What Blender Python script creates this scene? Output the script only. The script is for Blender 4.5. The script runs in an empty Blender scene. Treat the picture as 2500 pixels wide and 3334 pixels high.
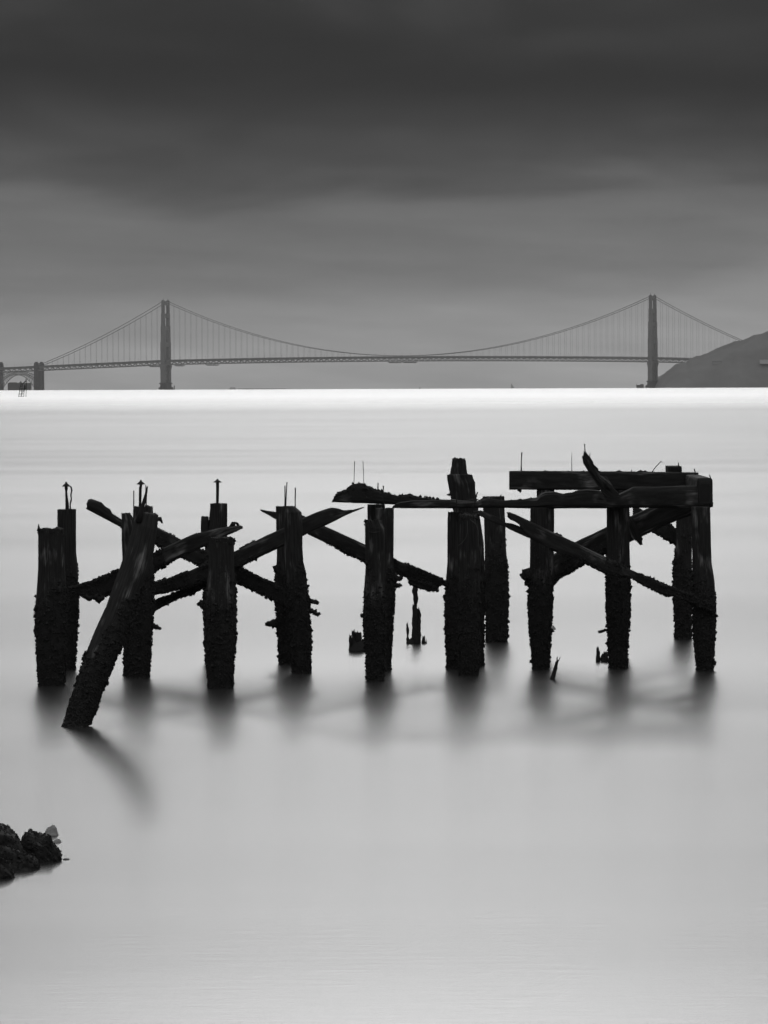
import bpy, math, random
import numpy as np
from mathutils import Vector, Matrix

# ------------------------------------------------------------------ camera, sky, sun
C = bpy.context.scene.collection
sc = bpy.context.scene
TH = 5.5e-5            # radians per photograph pixel
W0, H0 = 2500.0, 3334.0
CAM_H = 4.7
R_E = 7.43e6           # effective earth radius: the sea really curves away
PITCH = (1667 - 1246) * TH
ROLL = 0.0036
cam_d = bpy.data.cameras.new("camera")
cam = bpy.data.objects.new("camera", cam_d); C.objects.link(cam)
fwd = Vector((0, math.cos(PITCH), -math.sin(PITCH)))
right0 = Vector((1, 0, 0)); up0 = right0.cross(fwd)
rgt = right0 * math.cos(ROLL) - up0 * math.sin(ROLL)
upv = right0 * math.sin(ROLL) + up0 * math.cos(ROLL)
cam.matrix_world = Matrix(((rgt.x, upv.x, -fwd.x, 0), (rgt.y, upv.y, -fwd.y, 0),
                           (rgt.z, upv.z, -fwd.z, CAM_H), (0, 0, 0, 1)))
cam_d.sensor_fit = 'HORIZONTAL'; cam_d.sensor_width = 36
cam_d.lens = 36 / (W0 * TH)
cam_d.clip_start = 0.5; cam_d.clip_end = 60000
sc.camera = cam
sc.view_settings.view_transform = 'Standard'; sc.view_settings.look = 'None'
sc.view_settings.exposure = 0.0; sc.view_settings.gamma = 1.0
sc.view_settings.use_curve_mapping = False

SUN_EL, SUN_AZ = math.radians(19), math.radians(0.6)      # veiled sun over the far shore
SUN_STRENGTH, SUN_ANGLE = 0.46, math.radians(22)
ZENITH = 0.38
HAZE_DENSITY = 3.2e-5
WAVE_BUMP, ROUGH_NEAR, ROUGH_FAR = 0.0009, 0.212, 0.33

world = bpy.data.worlds.new("World"); sc.world = world; world.use_nodes = True
nt = world.node_tree; nt.nodes.clear()
def N(tree, typ, **kw):
    n = tree.nodes.new(typ)
    for k, v in kw.items():
        if k.startswith('i_'):
            n.inputs[int(k[2:])].default_value = v
        else:
            setattr(n, k, v)
    return n
def math_node(tree, op, a, b=None, clamp=False):
    n = tree.nodes.new('ShaderNodeMath'); n.operation = op; n.use_clamp = clamp
    for i, s in enumerate((a, b)):
        if s is None: continue
        if isinstance(s, (int, float)): n.inputs[i].default_value = s
        else: tree.links.new(s, n.inputs[i])
    return n.outputs[0]
def srgb(v):
    v = v / 255.0
    return v / 12.92 if v <= 0.04045 else ((v + 0.055) / 1.055) ** 2.4

L = nt.links.new
tc = N(nt, 'ShaderNodeTexCoord')
sep = N(nt, 'ShaderNodeSeparateXYZ'); L(tc.outputs['Generated'], sep.inputs[0])
el = math_node(nt, 'ARCSINE', sep.outputs[2])
az = math_node(nt, 'ARCTAN2', sep.outputs[0], sep.outputs[1])
# streaky cloud field: long horizontally, thin vertically
comb = N(nt, 'ShaderNodeCombineXYZ')
L(math_node(nt, 'MULTIPLY', az, 16.0), comb.inputs[0])
L(math_node(nt, 'ADD', math_node(nt, 'MULTIPLY', el, 62.0), math_node(nt, 'MULTIPLY', az, -3.0)), comb.inputs[1])
comb.inputs[2].default_value = 17.56
n1 = N(nt, 'ShaderNodeTexNoise'); n1.inputs['Scale'].default_value = 1.0; n1.inputs['Detail'].default_value = 5
n1.inputs['Roughness'].default_value = 0.42; n1.inputs['Distortion'].default_value = 0.45
L(comb.outputs[0], n1.inputs['Vector'])
comb2 = N(nt, 'ShaderNodeCombineXYZ')
L(math_node(nt, 'MULTIPLY', az, 9.0), comb2.inputs[0]); L(math_node(nt, 'MULTIPLY', el, 30.0), comb2.inputs[1])
comb2.inputs[2].default_value = 21.92
n2 = N(nt, 'ShaderNodeTexNoise'); n2.inputs['Scale'].default_value = 1.0; n2.inputs['Detail'].default_value = 3
n2.inputs['Roughness'].default_value = 0.4
L(comb2.outputs[0], n2.inputs['Vector'])
# elevation in photograph pixels, bent by the clouds
pxel = math_node(nt, 'DIVIDE', el, TH)
amp = N(nt, 'ShaderNodeMapRange'); amp.clamp = True; amp.interpolation_type = 'SMOOTHSTEP'
for i, v in enumerate((60, 560, 60, 620)): amp.inputs[i + 1].default_value = v
L(pxel, amp.inputs[0])
w1 = math_node(nt, 'MULTIPLY', math_node(nt, 'SUBTRACT', n1.outputs[0], 0.5), amp.outputs[0])
w2 = math_node(nt, 'MULTIPLY', math_node(nt, 'SUBTRACT', n2.outputs[0], 0.5), amp.outputs[0])
bent = math_node(nt, 'ADD', pxel, math_node(nt, 'ADD', w1, math_node(nt, 'MULTIPLY', w2, 0.5)))
bent = math_node(nt, 'ADD', bent, math_node(nt, 'MULTIPLY', az, -400.0))
ramp = N(nt, 'ShaderNodeValToRGB'); ramp.color_ramp.interpolation = 'B_SPLINE'
SKY = [(-100, 165), (0, 170), (120, 164), (240, 149), (300, 133), (350, 118), (460, 110), (550, 102), (600, 92), (650, 76),
       (720, 60), (820, 42), (960, 14), (1070, 10), (1180, 22), (1280, 42), (1500, 66), (1900, 76)]
cr = ramp.color_ramp
while len(cr.elements) < len(SKY): cr.elements.new(0.5)
for e, (p, v) in zip(cr.elements, SKY):
    e.position = (p + 100) / 2000.0; g = srgb(v); e.color = (g, g, g, 1)
L(math_node(nt, 'DIVIDE', math_node(nt, 'ADD', bent, 100.0), 2000.0, True), ramp.inputs[0])
# soft brightness modulation of the cloud sheet
mod = math_node(nt, 'ADD', 0.72, math_node(nt, 'MULTIPLY', n1.outputs[0], 0.56))
comb3 = N(nt, 'ShaderNodeCombineXYZ')
L(math_node(nt, 'MULTIPLY', az, 26.0), comb3.inputs[0]); L(math_node(nt, 'ADD', math_node(nt, 'MULTIPLY', el, 210.0), math_node(nt, 'MULTIPLY', az, 9.0)), comb3.inputs[1])
n4 = N(nt, 'ShaderNodeTexNoise'); n4.inputs['Scale'].default_value = 1.0; n4.inputs['Detail'].default_value = 4; n4.inputs['Roughness'].default_value = 0.55
L(comb3.outputs[0], n4.inputs['Vector'])
mod = math_node(nt, 'MULTIPLY', mod, math_node(nt, 'ADD', 0.72, math_node(nt, 'MULTIPLY', n4.outputs[0], 0.56)))
low = math_node(nt, 'MULTIPLY', ramp.outputs[0], mod)
# the overcast brightens steadily towards the zenith
zr = N(nt, 'ShaderNodeMapRange'); zr.interpolation_type = 'SMOOTHSTEP'
for i, v in enumerate((0.09, 0.75, 0.0, 1.0)): zr.inputs[i + 1].default_value = v
L(el, zr.inputs[0])
mixz = N(nt, 'ShaderNodeMix'); mixz.data_type = 'FLOAT'
L(zr.outputs[0], mixz.inputs[0]); L(low, mixz.inputs[2]); mixz.inputs[3].default_value = ZENITH
skyt = N(nt, 'ShaderNodeTexSky'); skyt.sky_type = 'NISHITA'; skyt.sun_disc = False
skyt.sun_elevation = SUN_EL; skyt.sun_rotation = SUN_AZ
bw = N(nt, 'ShaderNodeRGBToBW'); L(skyt.outputs[0], bw.inputs[0])
clear = math_node(nt, 'MULTIPLY', bw.outputs[0], 0.1 * 0.005)       # what little comes through the cloud
tot = math_node(nt, 'ADD', mixz.outputs[0], clear)
bg = N(nt, 'ShaderNodeBackground'); L(tot, bg.inputs[0]); bg.inputs[1].default_value = 1.0
wo = N(nt, 'ShaderNodeOutputWorld'); L(bg.outputs[0], wo.inputs[0])

sun_d = bpy.data.lights.new("sun", 'SUN'); sun_d.energy = SUN_STRENGTH; sun_d.angle = SUN_ANGLE
sun_d.color = (1, 1, 1)
sun = bpy.data.objects.new("sun", sun_d); C.objects.link(sun)
sdir = Vector((math.sin(SUN_AZ) * math.cos(SUN_EL), math.cos(SUN_AZ) * math.cos(SUN_EL), math.sin(SUN_EL)))
sun.rotation_euler = sdir.to_track_quat('Z', 'Y').to_euler()
sun.location = (0, 0, 60)

# ------------------------------------------------------------------ helpers
rs = np.random.RandomState(7)
def ray(px, py):
    return fwd + rgt * ((px - W0 / 2) * TH) - upv * ((py - H0 / 2) * TH)
def at(px, py, Y):
    d = ray(px, py); t = Y / d.y
    return np.array((d.x * t, Y, CAM_H + d.z * t))
def ground(px, py):
    d = ray(px, py); t = -CAM_H / d.z
    return d.y * t
def sea(x, y): return -(x * x + y * y) / (2 * R_E)

def tag(o, label=None, cat=None, group=None, kind=None):
    if label: o['label'] = label
    if cat: o['category'] = cat
    if group: o['group'] = group
    if kind: o['kind'] = kind
    return o
def empty(name, loc):
    o = bpy.data.objects.new(name, None); C.objects.link(o); o.location = tuple(loc)
    o.empty_display_size = 0.2
    return o
def hash3(ix, iy, iz, s=0):
    h = (ix * 374761393 + iy * 668265263 + iz * 2147483647 * 3 + s * 974711) & 0xffffffff
    h = ((h ^ (h >> 13)) * 1274126177) & 0xffffffff
    h = ((h ^ (h >> 16)) * 2246822519) & 0xffffffff
    return ((h ^ (h >> 15)) & 0xffffff) / float(0xffffff)
def vnoise(p, s=0):
    p = np.asarray(p, float); i = np.floor(p).astype(np.int64); f = p - i; f = f * f * (3 - 2 * f)
    r = 0
    for dx in (0, 1):
        for dy in (0, 1):
            for dz in (0, 1):
                w = (f[:, 0] if dx else 1 - f[:, 0]) * (f[:, 1] if dy else 1 - f[:, 1]) * (f[:, 2] if dz else 1 - f[:, 2])
                r = r + w * hash3(i[:, 0] + dx, i[:, 1] + dy, i[:, 2] + dz, s)
    return r
def fbm(p, o=4, s=0):
    r, a, t = 0, 0.5, 0
    p = np.asarray(p, float)
    for k in range(o):
        r = r + a * vnoise(p * 2 ** k, s + k); t += a; a *= 0.5
    return r / t
def worley(p, s=0):
    p = np.asarray(p, float); i = np.floor(p).astype(np.int64); best = np.full(len(p), 9.0)
    for dx in (-1, 0, 1):
        for dy in (-1, 0, 1):
            for dz in (-1, 0, 1):
                a, b, c = i[:, 0] + dx, i[:, 1] + dy, i[:, 2] + dz
                q = np.stack((a + hash3(a, b, c, s), b + hash3(a, b, c, s + 1), c + hash3(a, b, c, s + 2)), 1)
                best = np.minimum(best, ((p - q) ** 2).sum(1))
    return np.sqrt(best)

def new_mesh(name, v, f, mat, smooth=True, attrs=None):
    me = bpy.data.meshes.new(name)
    me.from_pydata([tuple(x) for x in v] if not isinstance(v, np.ndarray) else v.tolist(), [], f if isinstance(f, list) else f.tolist())
    if attrs:
        for k, (typ, dat) in attrs.items():
            a = me.attributes.new(k, typ, 'POINT')
            a.data.foreach_set('vector' if typ == 'FLOAT_VECTOR' else 'value', np.asarray(dat, np.float32).ravel())
    if mat: me.materials.append(mat)
    if smooth: me.shade_smooth()
    me.update()
    return me
def link(name, me, parent=None, loc=None):
    o = bpy.data.objects.new(name, me); C.objects.link(o)
    if parent is not None: o.parent = parent
    if loc is not None: o.location = tuple(loc)
    return o

class MB:
    "collects simple solids for one mesh"
    def __init__(s): s.v, s.f = [], []
    def box(s, c, d, ax=None):
        c = np.array(c, float); X, Y_, Z = ax if ax else ((1, 0, 0), (0, 1, 0), (0, 0, 1))
        X, Y_, Z = [np.array(q, float) * h / 2 for q, h in zip((X, Y_, Z), d)]
        n = len(s.v)
        for a, b, e in ((-1,-1,-1),(1,-1,-1),(1,1,-1),(-1,1,-1),(-1,-1,1),(1,-1,1),(1,1,1),(-1,1,1)):
            s.v.append(c + a * X + b * Y_ + e * Z)
        s.f += [[n+q for q in t] for t in ((0,3,2,1),(4,5,6,7),(0,1,5,4),(1,2,6,5),(2,3,7,6),(3,0,4,7))]
    def bar(s, a, b, w, h=None):
        a, b = np.array(a, float), np.array(b, float); h = h or w
        z = b - a; l = np.linalg.norm(z); z /= l
        r = np.array((0, 0, 1.0)) if abs(z[2]) < 0.95 else np.array((0, 1.0, 0))
        x = np.cross(z, r); x /= np.linalg.norm(x); y = np.cross(x, z)
        s.box((a + b) / 2, (w, h, l), (x, y, z))
    def frustum(s, c0, r0, c1, r1, n=12, ax=None, ph=0.0):
        c0, c1 = np.array(c0, float), np.array(c1, float); k = len(s.v)
        X, Y_ = ax if ax else (np.array((1., 0, 0)), np.array((0, 1., 0)))
        for c, r in ((c0, r0), (c1, r1)):
            rx, ry = r if isinstance(r, tuple) else (r, r)
            for i in range(n):
                t = 2 * math.pi * (i + ph) / n
                s.v.append(c + X * rx * math.cos(t) + Y_ * ry * math.sin(t))
        for i in range(n):
            j = (i + 1) % n; s.f.append([k+i, k+j, k+n+j, k+n+i])
        s.f.append([k + i for i in range(n)][::-1]); s.f.append([k + n + i for i in range(n)])
    def build(s, name, mat, parent=None, loc=None, origin=None, smooth=False):
        v = np.array(s.v)
        if origin is not None: v = v - np.array(origin)
        return link(name, new_mesh(name, v, s.f, mat, smooth), parent, loc)

# ------------------------------------------------------------------ materials (the picture is monochrome)
def base_mat(name, col, rough=0.8, spec=0.3):
    m = bpy.data.materials.new(name); m.use_nodes = True
    b = m.node_tree.nodes['Principled BSDF']
    b.inputs['Base Color'].default_value = (col, col, col, 1); b.inputs['Roughness'].default_value = rough
    b.inputs['Specular IOR Level'].default_value = spec
    return m, m.node_tree, b
def noise_col(name, c0, c1, scale, rough=0.85, detail=4, spec=0.2, bump=0.0, coord='Object', lo=0.35, hi=0.65):
    m, t, b = base_mat(name, c0, rough, spec)
    tcn = N(t, 'ShaderNodeTexCoord'); n = N(t, 'ShaderNodeTexNoise'); mp = N(t, 'ShaderNodeMapping')
    mp.inputs['Scale'].default_value = scale if isinstance(scale, tuple) else (scale,) * 3
    t.links.new(tcn.outputs[coord], mp.inputs[0]); t.links.new(mp.outputs[0], n.inputs['Vector'])
    n.inputs['Detail'].default_value = detail; n.inputs['Scale'].default_value = 1
    r = N(t, 'ShaderNodeValToRGB'); r.color_ramp.elements[0].position = lo; r.color_ramp.elements[1].position = hi
    r.color_ramp.elements[0].color = (c0, c0, c0, 1); r.color_ramp.elements[1].color = (c1, c1, c1, 1)
    t.links.new(n.outputs[0], r.inputs[0]); t.links.new(r.outputs[0], b.inputs['Base Color'])
    if bump:
        bp = N(t, 'ShaderNodeBump'); bp.inputs['Distance'].default_value = bump; bp.inputs['Strength'].default_value = 1
        t.links.new(n.outputs[0], bp.inputs['Height']); t.links.new(bp.outputs[0], b.inputs['Normal'])
    return m

def timber_mat():
    m, t, b = base_mat('weathered_timber', 0.03, 0.85, 0.12)
    Lk = t.links.new
    at_ = N(t, 'ShaderNodeAttribute'); at_.attribute_name = 'grain'
    mp = N(t, 'ShaderNodeMapping'); mp.inputs['Scale'].default_value = (48, 2.6, 5); Lk(at_.outputs['Vector'], mp.inputs[0])
    n = N(t, 'ShaderNodeTexNoise'); n.inputs['Scale'].default_value = 1; n.inputs['Detail'].default_value = 6
    n.inputs['Roughness'].default_value = 0.6; Lk(mp.outputs[0], n.inputs['Vector'])
    mp2 = N(t, 'ShaderNodeMapping'); mp2.inputs['Scale'].default_value = (7, 1.9, 5); Lk(at_.outputs['Vector'], mp2.inputs[0])
    n2_ = N(t, 'ShaderNodeTexNoise'); n2_.inputs['Scale'].default_value = 1; n2_.inputs['Detail'].default_value = 3
    Lk(mp2.outputs[0], n2_.inputs['Vector'])
    patch = N(t, 'ShaderNodeMapRange'); patch.interpolation_type = 'SMOOTHSTEP'
    for i, v in enumerate((0.52, 0.72, 0.0, 1.0)): patch.inputs[i + 1].default_value = v
    Lk(n2_.outputs[0], patch.inputs[0])
    grain = N(t, 'ShaderNodeMapRange')
    for i, v in enumerate((0.38, 0.68, 0.0, 1.0)): grain.inputs[i + 1].default_value = v
    Lk(n.outputs[0], grain.inputs[0])
    g = math_node(t, 'MULTIPLY', grain.outputs[0], math_node(t, 'ADD', 0.22, math_node(t, 'MULTIPLY', patch.outputs[0], 2.3)))
    wood = math_node(t, 'ADD', 0.034, math_node(t, 'MULTIPLY', g, 0.15))
    # barnacle and weed crust
    tco = N(t, 'ShaderNodeTexCoord')
    v1 = N(t, 'ShaderNodeTexVoronoi'); v1.inputs['Scale'].default_value = 38; Lk(tco.outputs['Object'], v1.inputs['Vector'])
    n3 = N(t, 'ShaderNodeTexNoise'); n3.inputs['Scale'].default_value = 4.5; n3.inputs['Detail'].default_value = 4
    Lk(tco.outputs['Object'], n3.inputs['Vector'])
    fl = N(t, 'ShaderNodeMapRange')
    for i, v in enumerate((0.18, 0.05, 0.0, 1.0)): fl.inputs[i + 1].default_value = v
    Lk(v1.outputs['Distance'], fl.inputs[0])
    fp = N(t, 'ShaderNodeMapRange'); fp.interpolation_type = 'SMOOTHSTEP'
    for i, v in enumerate((0.55, 0.72, 0.0, 1.0)): fp.inputs[i + 1].default_value = v
    Lk(n3.outputs[0], fp.inputs[0])
    crustc = math_node(t, 'ADD', 0.045, math_node(t, 'MULTIPLY', math_node(t, 'MULTIPLY', fl.outputs[0], fp.outputs[0]), 0.16))
    ca = N(t, 'ShaderNodeAttribute'); ca.attribute_name = 'crust'
    mx = N(t, 'ShaderNodeMix'); mx.data_type = 'FLOAT'
    Lk(ca.outputs['Fac'], mx.inputs[0]); Lk(wood, mx.inputs[2]); Lk(crustc, mx.inputs[3])
    # band of pale flecks where the crust begins
    cm = math_node(t, 'MULTIPLY', math_node(t, 'MULTIPLY', ca.outputs['Fac'], math_node(t, 'SUBTRACT', 1.0, ca.outputs['Fac'])), 4.0)
    band = math_node(t, 'MULTIPLY', math_node(t, 'MULTIPLY', cm, fl.outputs[0]), 0.30)
    Lk(math_node(t, 'ADD', mx.outputs[0], band), b.inputs['Base Color'])
    bp = N(t, 'ShaderNodeBump'); bp.inputs['Strength'].default_value = 0.8; bp.inputs['Distance'].default_value = 0.012
    hx = N(t, 'ShaderNodeMix'); hx.data_type = 'FLOAT'
    Lk(ca.outputs['Fac'], hx.inputs[0]); Lk(n.outputs[0], hx.inputs[2]); Lk(v1.outputs['Distance'], hx.inputs[3])
    Lk(hx.outputs[0], bp.inputs['Height']); Lk(bp.outputs[0], b.inputs['Normal'])
    return m
M_WOOD = timber_mat()
M_CRUST = noise_col('barnacle_crust', 0.03, 0.12, 60, 0.9, 3, 0.1, lo=0.45, hi=0.8)
M_IRON = noise_col('rusted_iron', 0.03, 0.06, 40, 0.8, 3, 0.2)
M_STEEL = noise_col('painted_steel', 0.24, 0.28, 0.05, 0.6, 2, 0.3)
M_CONC = noise_col('bridge_concrete', 0.10, 0.14, 0.08, 0.85, 3, 0.2)
M_BRICK = noise_col('fort_brick', 0.08, 0.12, 0.15, 0.9, 3, 0.2)
M_HILL = noise_col('grassy_headland', 0.25, 0.32, 0.012, 0.95, 6, 0.1)
M_PALE = noise_col('pale_render', 0.42, 0.5, 0.05, 0.8, 2, 0.2)
M_FAINT = noise_col('pale_hazed_paint', 0.72, 0.8, 0.05, 0.7, 2, 0.2)  # light paint; on the ships its paleness stands in for distance haze
M_ROCK = noise_col('wet_rock', 0.018, 0.075, 9, 0.75, 6, 0.25, 0.02, lo=0.42, hi=0.72)
M_WASHED = noise_col('wave_washed_rock', 0.36, 0.5, 8, 0.7, 4, 0.3, 0.01)

# ------------------------------------------------------------------ water: one curving sheet
def water_mat():
    m = bpy.data.materials.new('sea_water'); m.use_nodes = True; t = m.node_tree; Lk = t.links.new
    b = t.nodes['Principled BSDF']
    b.inputs['Base Color'].default_value = (0.06, 0.06, 0.06, 1)
    b.inputs['IOR'].default_value = 1.33
    tco = N(t, 'ShaderNodeTexCoord')
    def noise(scale, detail, rough=0.55, dist=0.0):
        mp = N(t, 'ShaderNodeMapping'); mp.inputs['Scale'].default_value = scale; Lk(tco.outputs['Object'], mp.inputs[0])
        n = N(t, 'ShaderNodeTexNoise'); n.inputs['Scale'].default_value = 1; n.inputs['Detail'].default_value = detail
        n.inputs['Roughness'].default_value = rough; n.inputs['Distortion'].default_value = dist
        Lk(mp.outputs[0], n.inputs['Vector']); return n.outputs[0]
    def mr(src, a, b_, c, d, smooth=True):
        n = N(t, 'ShaderNodeMapRange'); n.clamp = True
        if smooth: n.interpolation_type = 'SMOOTHSTEP'
        for i, v in enumerate((a, b_, c, d)): n.inputs[i + 1].default_value = v
        Lk(src, n.inputs[0]); return n.outputs[0]
    ripple = noise((1.3, 4.5, 1), 5, 0.62)
    bp = N(t, 'ShaderNodeBump'); bp.inputs['Strength'].default_value = 1.0; bp.inputs['Distance'].default_value = WAVE_BUMP
    Lk(ripple, bp.inputs['Height']); Lk(bp.outputs[0], b.inputs['Normal'])
    # sheltered near the pier, wind-roughened further out, with long soft slicks
    sp_ = N(t, 'ShaderNodeSeparateXYZ'); Lk(tco.outputs['Object'], sp_.inputs[0])
    slick = noise((0.012, 0.05, 1), 5, 0.6, 0.4)
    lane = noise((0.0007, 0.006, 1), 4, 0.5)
    open_ = mr(math_node(t, 'ADD', sp_.outputs[1], math_node(t, 'MULTIPLY', math_node(t, 'SUBTRACT', lane, 0.5), 200)), 850, 1650, 0, ROUGH_FAR - ROUGH_NEAR)
    r = math_node(t, 'ADD', math_node(t, 'ADD', ROUGH_NEAR - 0.04, math_node(t, 'MULTIPLY', lane, 0.03)), open_)
    r = math_node(t, 'ADD', r, math_node(t, 'MULTIPLY', slick, 0.06))
    shore = mr(sp_.outputs[1], 36, 92, -0.04, 0.0, False)         # calmer towards the shore
    r = math_node(t, 'ADD', r, shore)
    r = math_node(t, 'ADD', r, mr(math_node(t, 'ADD', sp_.outputs[1], math_node(t, 'MULTIPLY', slick, 12)), 290, 300, 0.0, -0.016))   # edge of a long slick
    Lk(r, b.inputs['Roughness'])
    # base colour paled far out, painting in the sun glitter near the horizon
    far_glitter = mr(math_node(t, 'ADD', sp_.outputs[1], math_node(t, 'MULTIPLY', math_node(t, 'SUBTRACT', lane, 0.5), 200)), 1100, 2100, 0.05, 0.85)
    Lk(far_glitter, b.inputs['Base Color'])
    return m
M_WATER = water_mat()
ys = np.concatenate((np.linspace(-1500, -50, 12), np.linspace(0, 200, 21), 200 * np.exp(np.linspace(0.08, math.log(15800 / 200.0), 110))))
xs = np.concatenate((-np.exp(np.linspace(math.log(5800), math.log(20), 34)), [0], np.exp(np.linspace(math.log(20), math.log(5800), 34))))
X, Y = np.meshgrid(xs, ys)
Z = -(X ** 2 + Y ** 2) / (2 * R_E)
nx, ny = len(xs), len(ys)
idx = np.arange(nx * ny).reshape(ny, nx)
F = np.stack((idx[:-1, :-1], idx[:-1, 1:], idx[1:, 1:], idx[1:, :-1]), -1).reshape(-1, 4)
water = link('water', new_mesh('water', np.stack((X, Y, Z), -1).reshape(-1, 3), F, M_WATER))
tag(water, kind='structure')

# ------------------------------------------------------------------ headland
prof = np.array([(2140, 1275), (2150, 1266), (2152, 1250), (2165, 1228), (2178, 1208), (2190, 1195), (2200, 1185), (2216, 1183), (2232, 1180),
                 (2246, 1168), (2265, 1160), (2280, 1158), (2300, 1150), (2318, 1141), (2333, 1134), (2350, 1127), (2370, 1120), (2388, 1112), (2415, 1108.5),
                 (2440, 1098), (2455, 1090), (2480, 1086), (2500, 1078), (2600, 1044), (2760, 1005), (3100, 985), (4200, 1000)])
HY = 13080.0
hx_ = np.array([at(p[0], p[1], HY)[0] for p in prof]); hz_ = np.array([at(p[0], p[1], HY)[2] for p in prof])
gx = np.concatenate((np.arange(hx_[0], hx_[0] + 330, 3.0), np.arange(hx_[0] + 330, hx_[-1], 14.0)))
gy = np.concatenate((np.arange(12840, 13140, 8.0), np.arange(13140, 13900, 26.0)))
GX, GY = np.meshgrid(gx, gy)
rz = np.interp(GX, hx_, hz_)
sb = sea(GX, GY) - 3
P3 = np.stack((GX.ravel() * 0.012, GY.ravel() * 0.012, np.zeros(GX.size)), 1)
nz = (fbm(P3, 5, 3).reshape(GX.shape) - 0.5)
front = np.clip((GY - 12850 - 60 * nz) / (HY - 12850), 0, 1)
back = np.clip((13800 - GY) / (13800 - HY), 0, 1)
sh = np.where(GY < HY, front ** 0.75, 0.55 + 0.45 * back ** 1.2)
relief = np.where(GY < HY, 26 * (1 - front), 8 * (1 - back))
GZ = sb + np.maximum(rz - sb, 0) * np.where(GY > HY, np.minimum(sh, 1) , sh) + nz * relief * np.clip((rz - sb) / 60, 0, 1)
fine = (fbm(P3 * 9, 3, 9).reshape(GX.shape) - 0.5) * 2.4
GZ += fine * np.clip((rz - sb) / 30, 0, 1)
nyh, nxh = GX.shape; idx = np.arange(nyh * nxh).reshape(nyh, nxh)
F = np.stack((idx[:-1, :-1], idx[:-1, 1:], idx[1:, 1:], idx[1:, :-1]), -1).reshape(-1, 4)
hill = link('headland', new_mesh('headland', np.stack((GX, GY, GZ), -1).reshape(-1, 3), F, M_HILL))
tag(hill, kind='structure')

# ------------------------------------------------------------------ the suspension bridge
YS, YN = 13850.0, 13356.0
pS = at(540, 1266, YS); pN = at(2125, 1264, YN)
A0 = np.array((pS[0], pS[1])); A1 = np.array((pN[0], pN[1]))
SPAN = float(np.linalg.norm(A1 - A0)); ax2 = (A1 - A0) / SPAN
AX = np.array((ax2[0], ax2[1], 0)); NX = np.array((-ax2[1], ax2[0], 0)); UZ = np.array((0, 0, 1.0))
ZB = sea(*A0) - 0.0
def BP(s, n, z):                          # bridge coordinates: along, across, above the sea
    p = np.array((A0[0], A0[1], 0)) + AX * s + NX * n
    p[2] = sea(*A0) * (1 - s / SPAN) + sea(*A1) * (s / SPAN) + z
    return p
SIDE = 343.0; HALF = 14.25
def road(s):
    if s < 0: return 74.5 + s * (12.5 / SIDE)
    if s > SPAN: return 74.5 - (s - SPAN) * (10.0 / SIDE)
    return 74.5 + 5.6 * (1 - ((s - SPAN / 2) / (SPAN / 2)) ** 2)
def cable(s):
    if s < 0:
        t = -s / SIDE; return 221.5 + (65.0 - 221.5) * t - 4 * 9.0 * t * (1 - t)
    if s > SPAN:
        t = (s - SPAN) / SIDE; return 221.5 + (68.0 - 221.5) * t - 4 * 9.0 * t * (1 - t)
    return 82.5 + (221.5 - 82.5) * ((s - SPAN / 2) / (SPAN / 2)) ** 2
bridge = empty('suspension_bridge', BP(0, 0, 0))
tag(bridge, 'long grey two-towered suspension bridge on the horizon, ending in the dark headland', 'bridge')
BL = np.array(bridge.location)
def boxb(mb, s0, s1, n0, n1, z0, z1):
    c = BP((s0 + s1) / 2, (n0 + n1) / 2, (z0 + z1) / 2)
    mb.box(c, (abs(s1 - s0), abs(n1 - n0), abs(z1 - z0)), (AX, NX, UZ))
def tower(s):
    t = empty('tower', (0, 0, 0)); t.parent = bridge
    leg_me = None
    for side in (-1, 1):
        mb = MB()
        for z0, z1, a in ((54, 120, 10.9), (120, 160, 9.4), (160, 191, 8.0), (191, 222, 6.7)):
            boxb(mb, s - a / 2, s + a / 2, side * HALF - a / 2, side * HALF + a / 2, z0, z1)
            # fluted corner ribs
            for q in (-0.32, 0.32):
                boxb(mb, s + q * a - a * .09, s + q * a + a * .09, side * HALF - a / 2 - .5, side * HALF + a / 2 + .5, z0 + 1, z1 - 1.5)
        boxb(mb, s - 5.6, s + 5.6, side * HALF - 5.6, side * HALF + 5.6, 18, 54)
        boxb(mb, s - 7.2, s + 7.2, side * HALF - 6.4, side * HALF + 6.4, 57, 63)
        boxb(mb, s - 6.3, s + 6.3, side * HALF - 5.9, side * HALF + 5.9, 53, 57)
        boxb(mb, s - 2.6, s + 2.6, side * HALF - 2.6, side * HALF + 2.6, 222, 223.6)
        mb.frustum(BP(s, side * HALF, 223.6), 0.9, BP(s, side * HALF, 228), 0.35, 8)
        mb.build('leg', M_STEEL, t, origin=BL)
    for z0, z1, w in ((211, 221, 5.2), (180, 190.5, 6.2), (149, 159, 7.2), (108, 119, 8.6), (64, 72, 8.6)):
        mb = MB(); boxb(mb, s - w / 2, s + w / 2, -HALF + 3, HALF - 3, z0, z1)
        boxb(mb, s - w / 2 - .4, s + w / 2 + .4, -HALF + 4, HALF - 4, z0 + 2, z0 + 3.2)
        mb.build('strut', M_STEEL, t, origin=BL)
    mb = MB()
    for z in (20, 36):
        mb.bar(BP(s, -HALF, z), BP(s, HALF, z + 16), 3.2); mb.bar(BP(s, HALF, z), BP(s, -HALF, z + 16), 3.2)
    mb.build('cross_brace', M_STEEL, t, origin=BL)
    mb = MB()
    mb.frustum(BP(s, 0, -4), (16.0, 27), BP(s, 0, 8.4), (15.5, 26.5), 24, (AX, NX))
    mb.frustum(BP(s, 0, 8.4), (11.5, 23.5), BP(s, 0, 16), (11.2, 23), 20, (AX, NX))
    boxb(mb, s - 8, s + 8, -22, 22, 16, 19)
    mb.build('pier', M_CONC, t, origin=BL)
    return t
tower(0.0); tower(SPAN)
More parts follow.
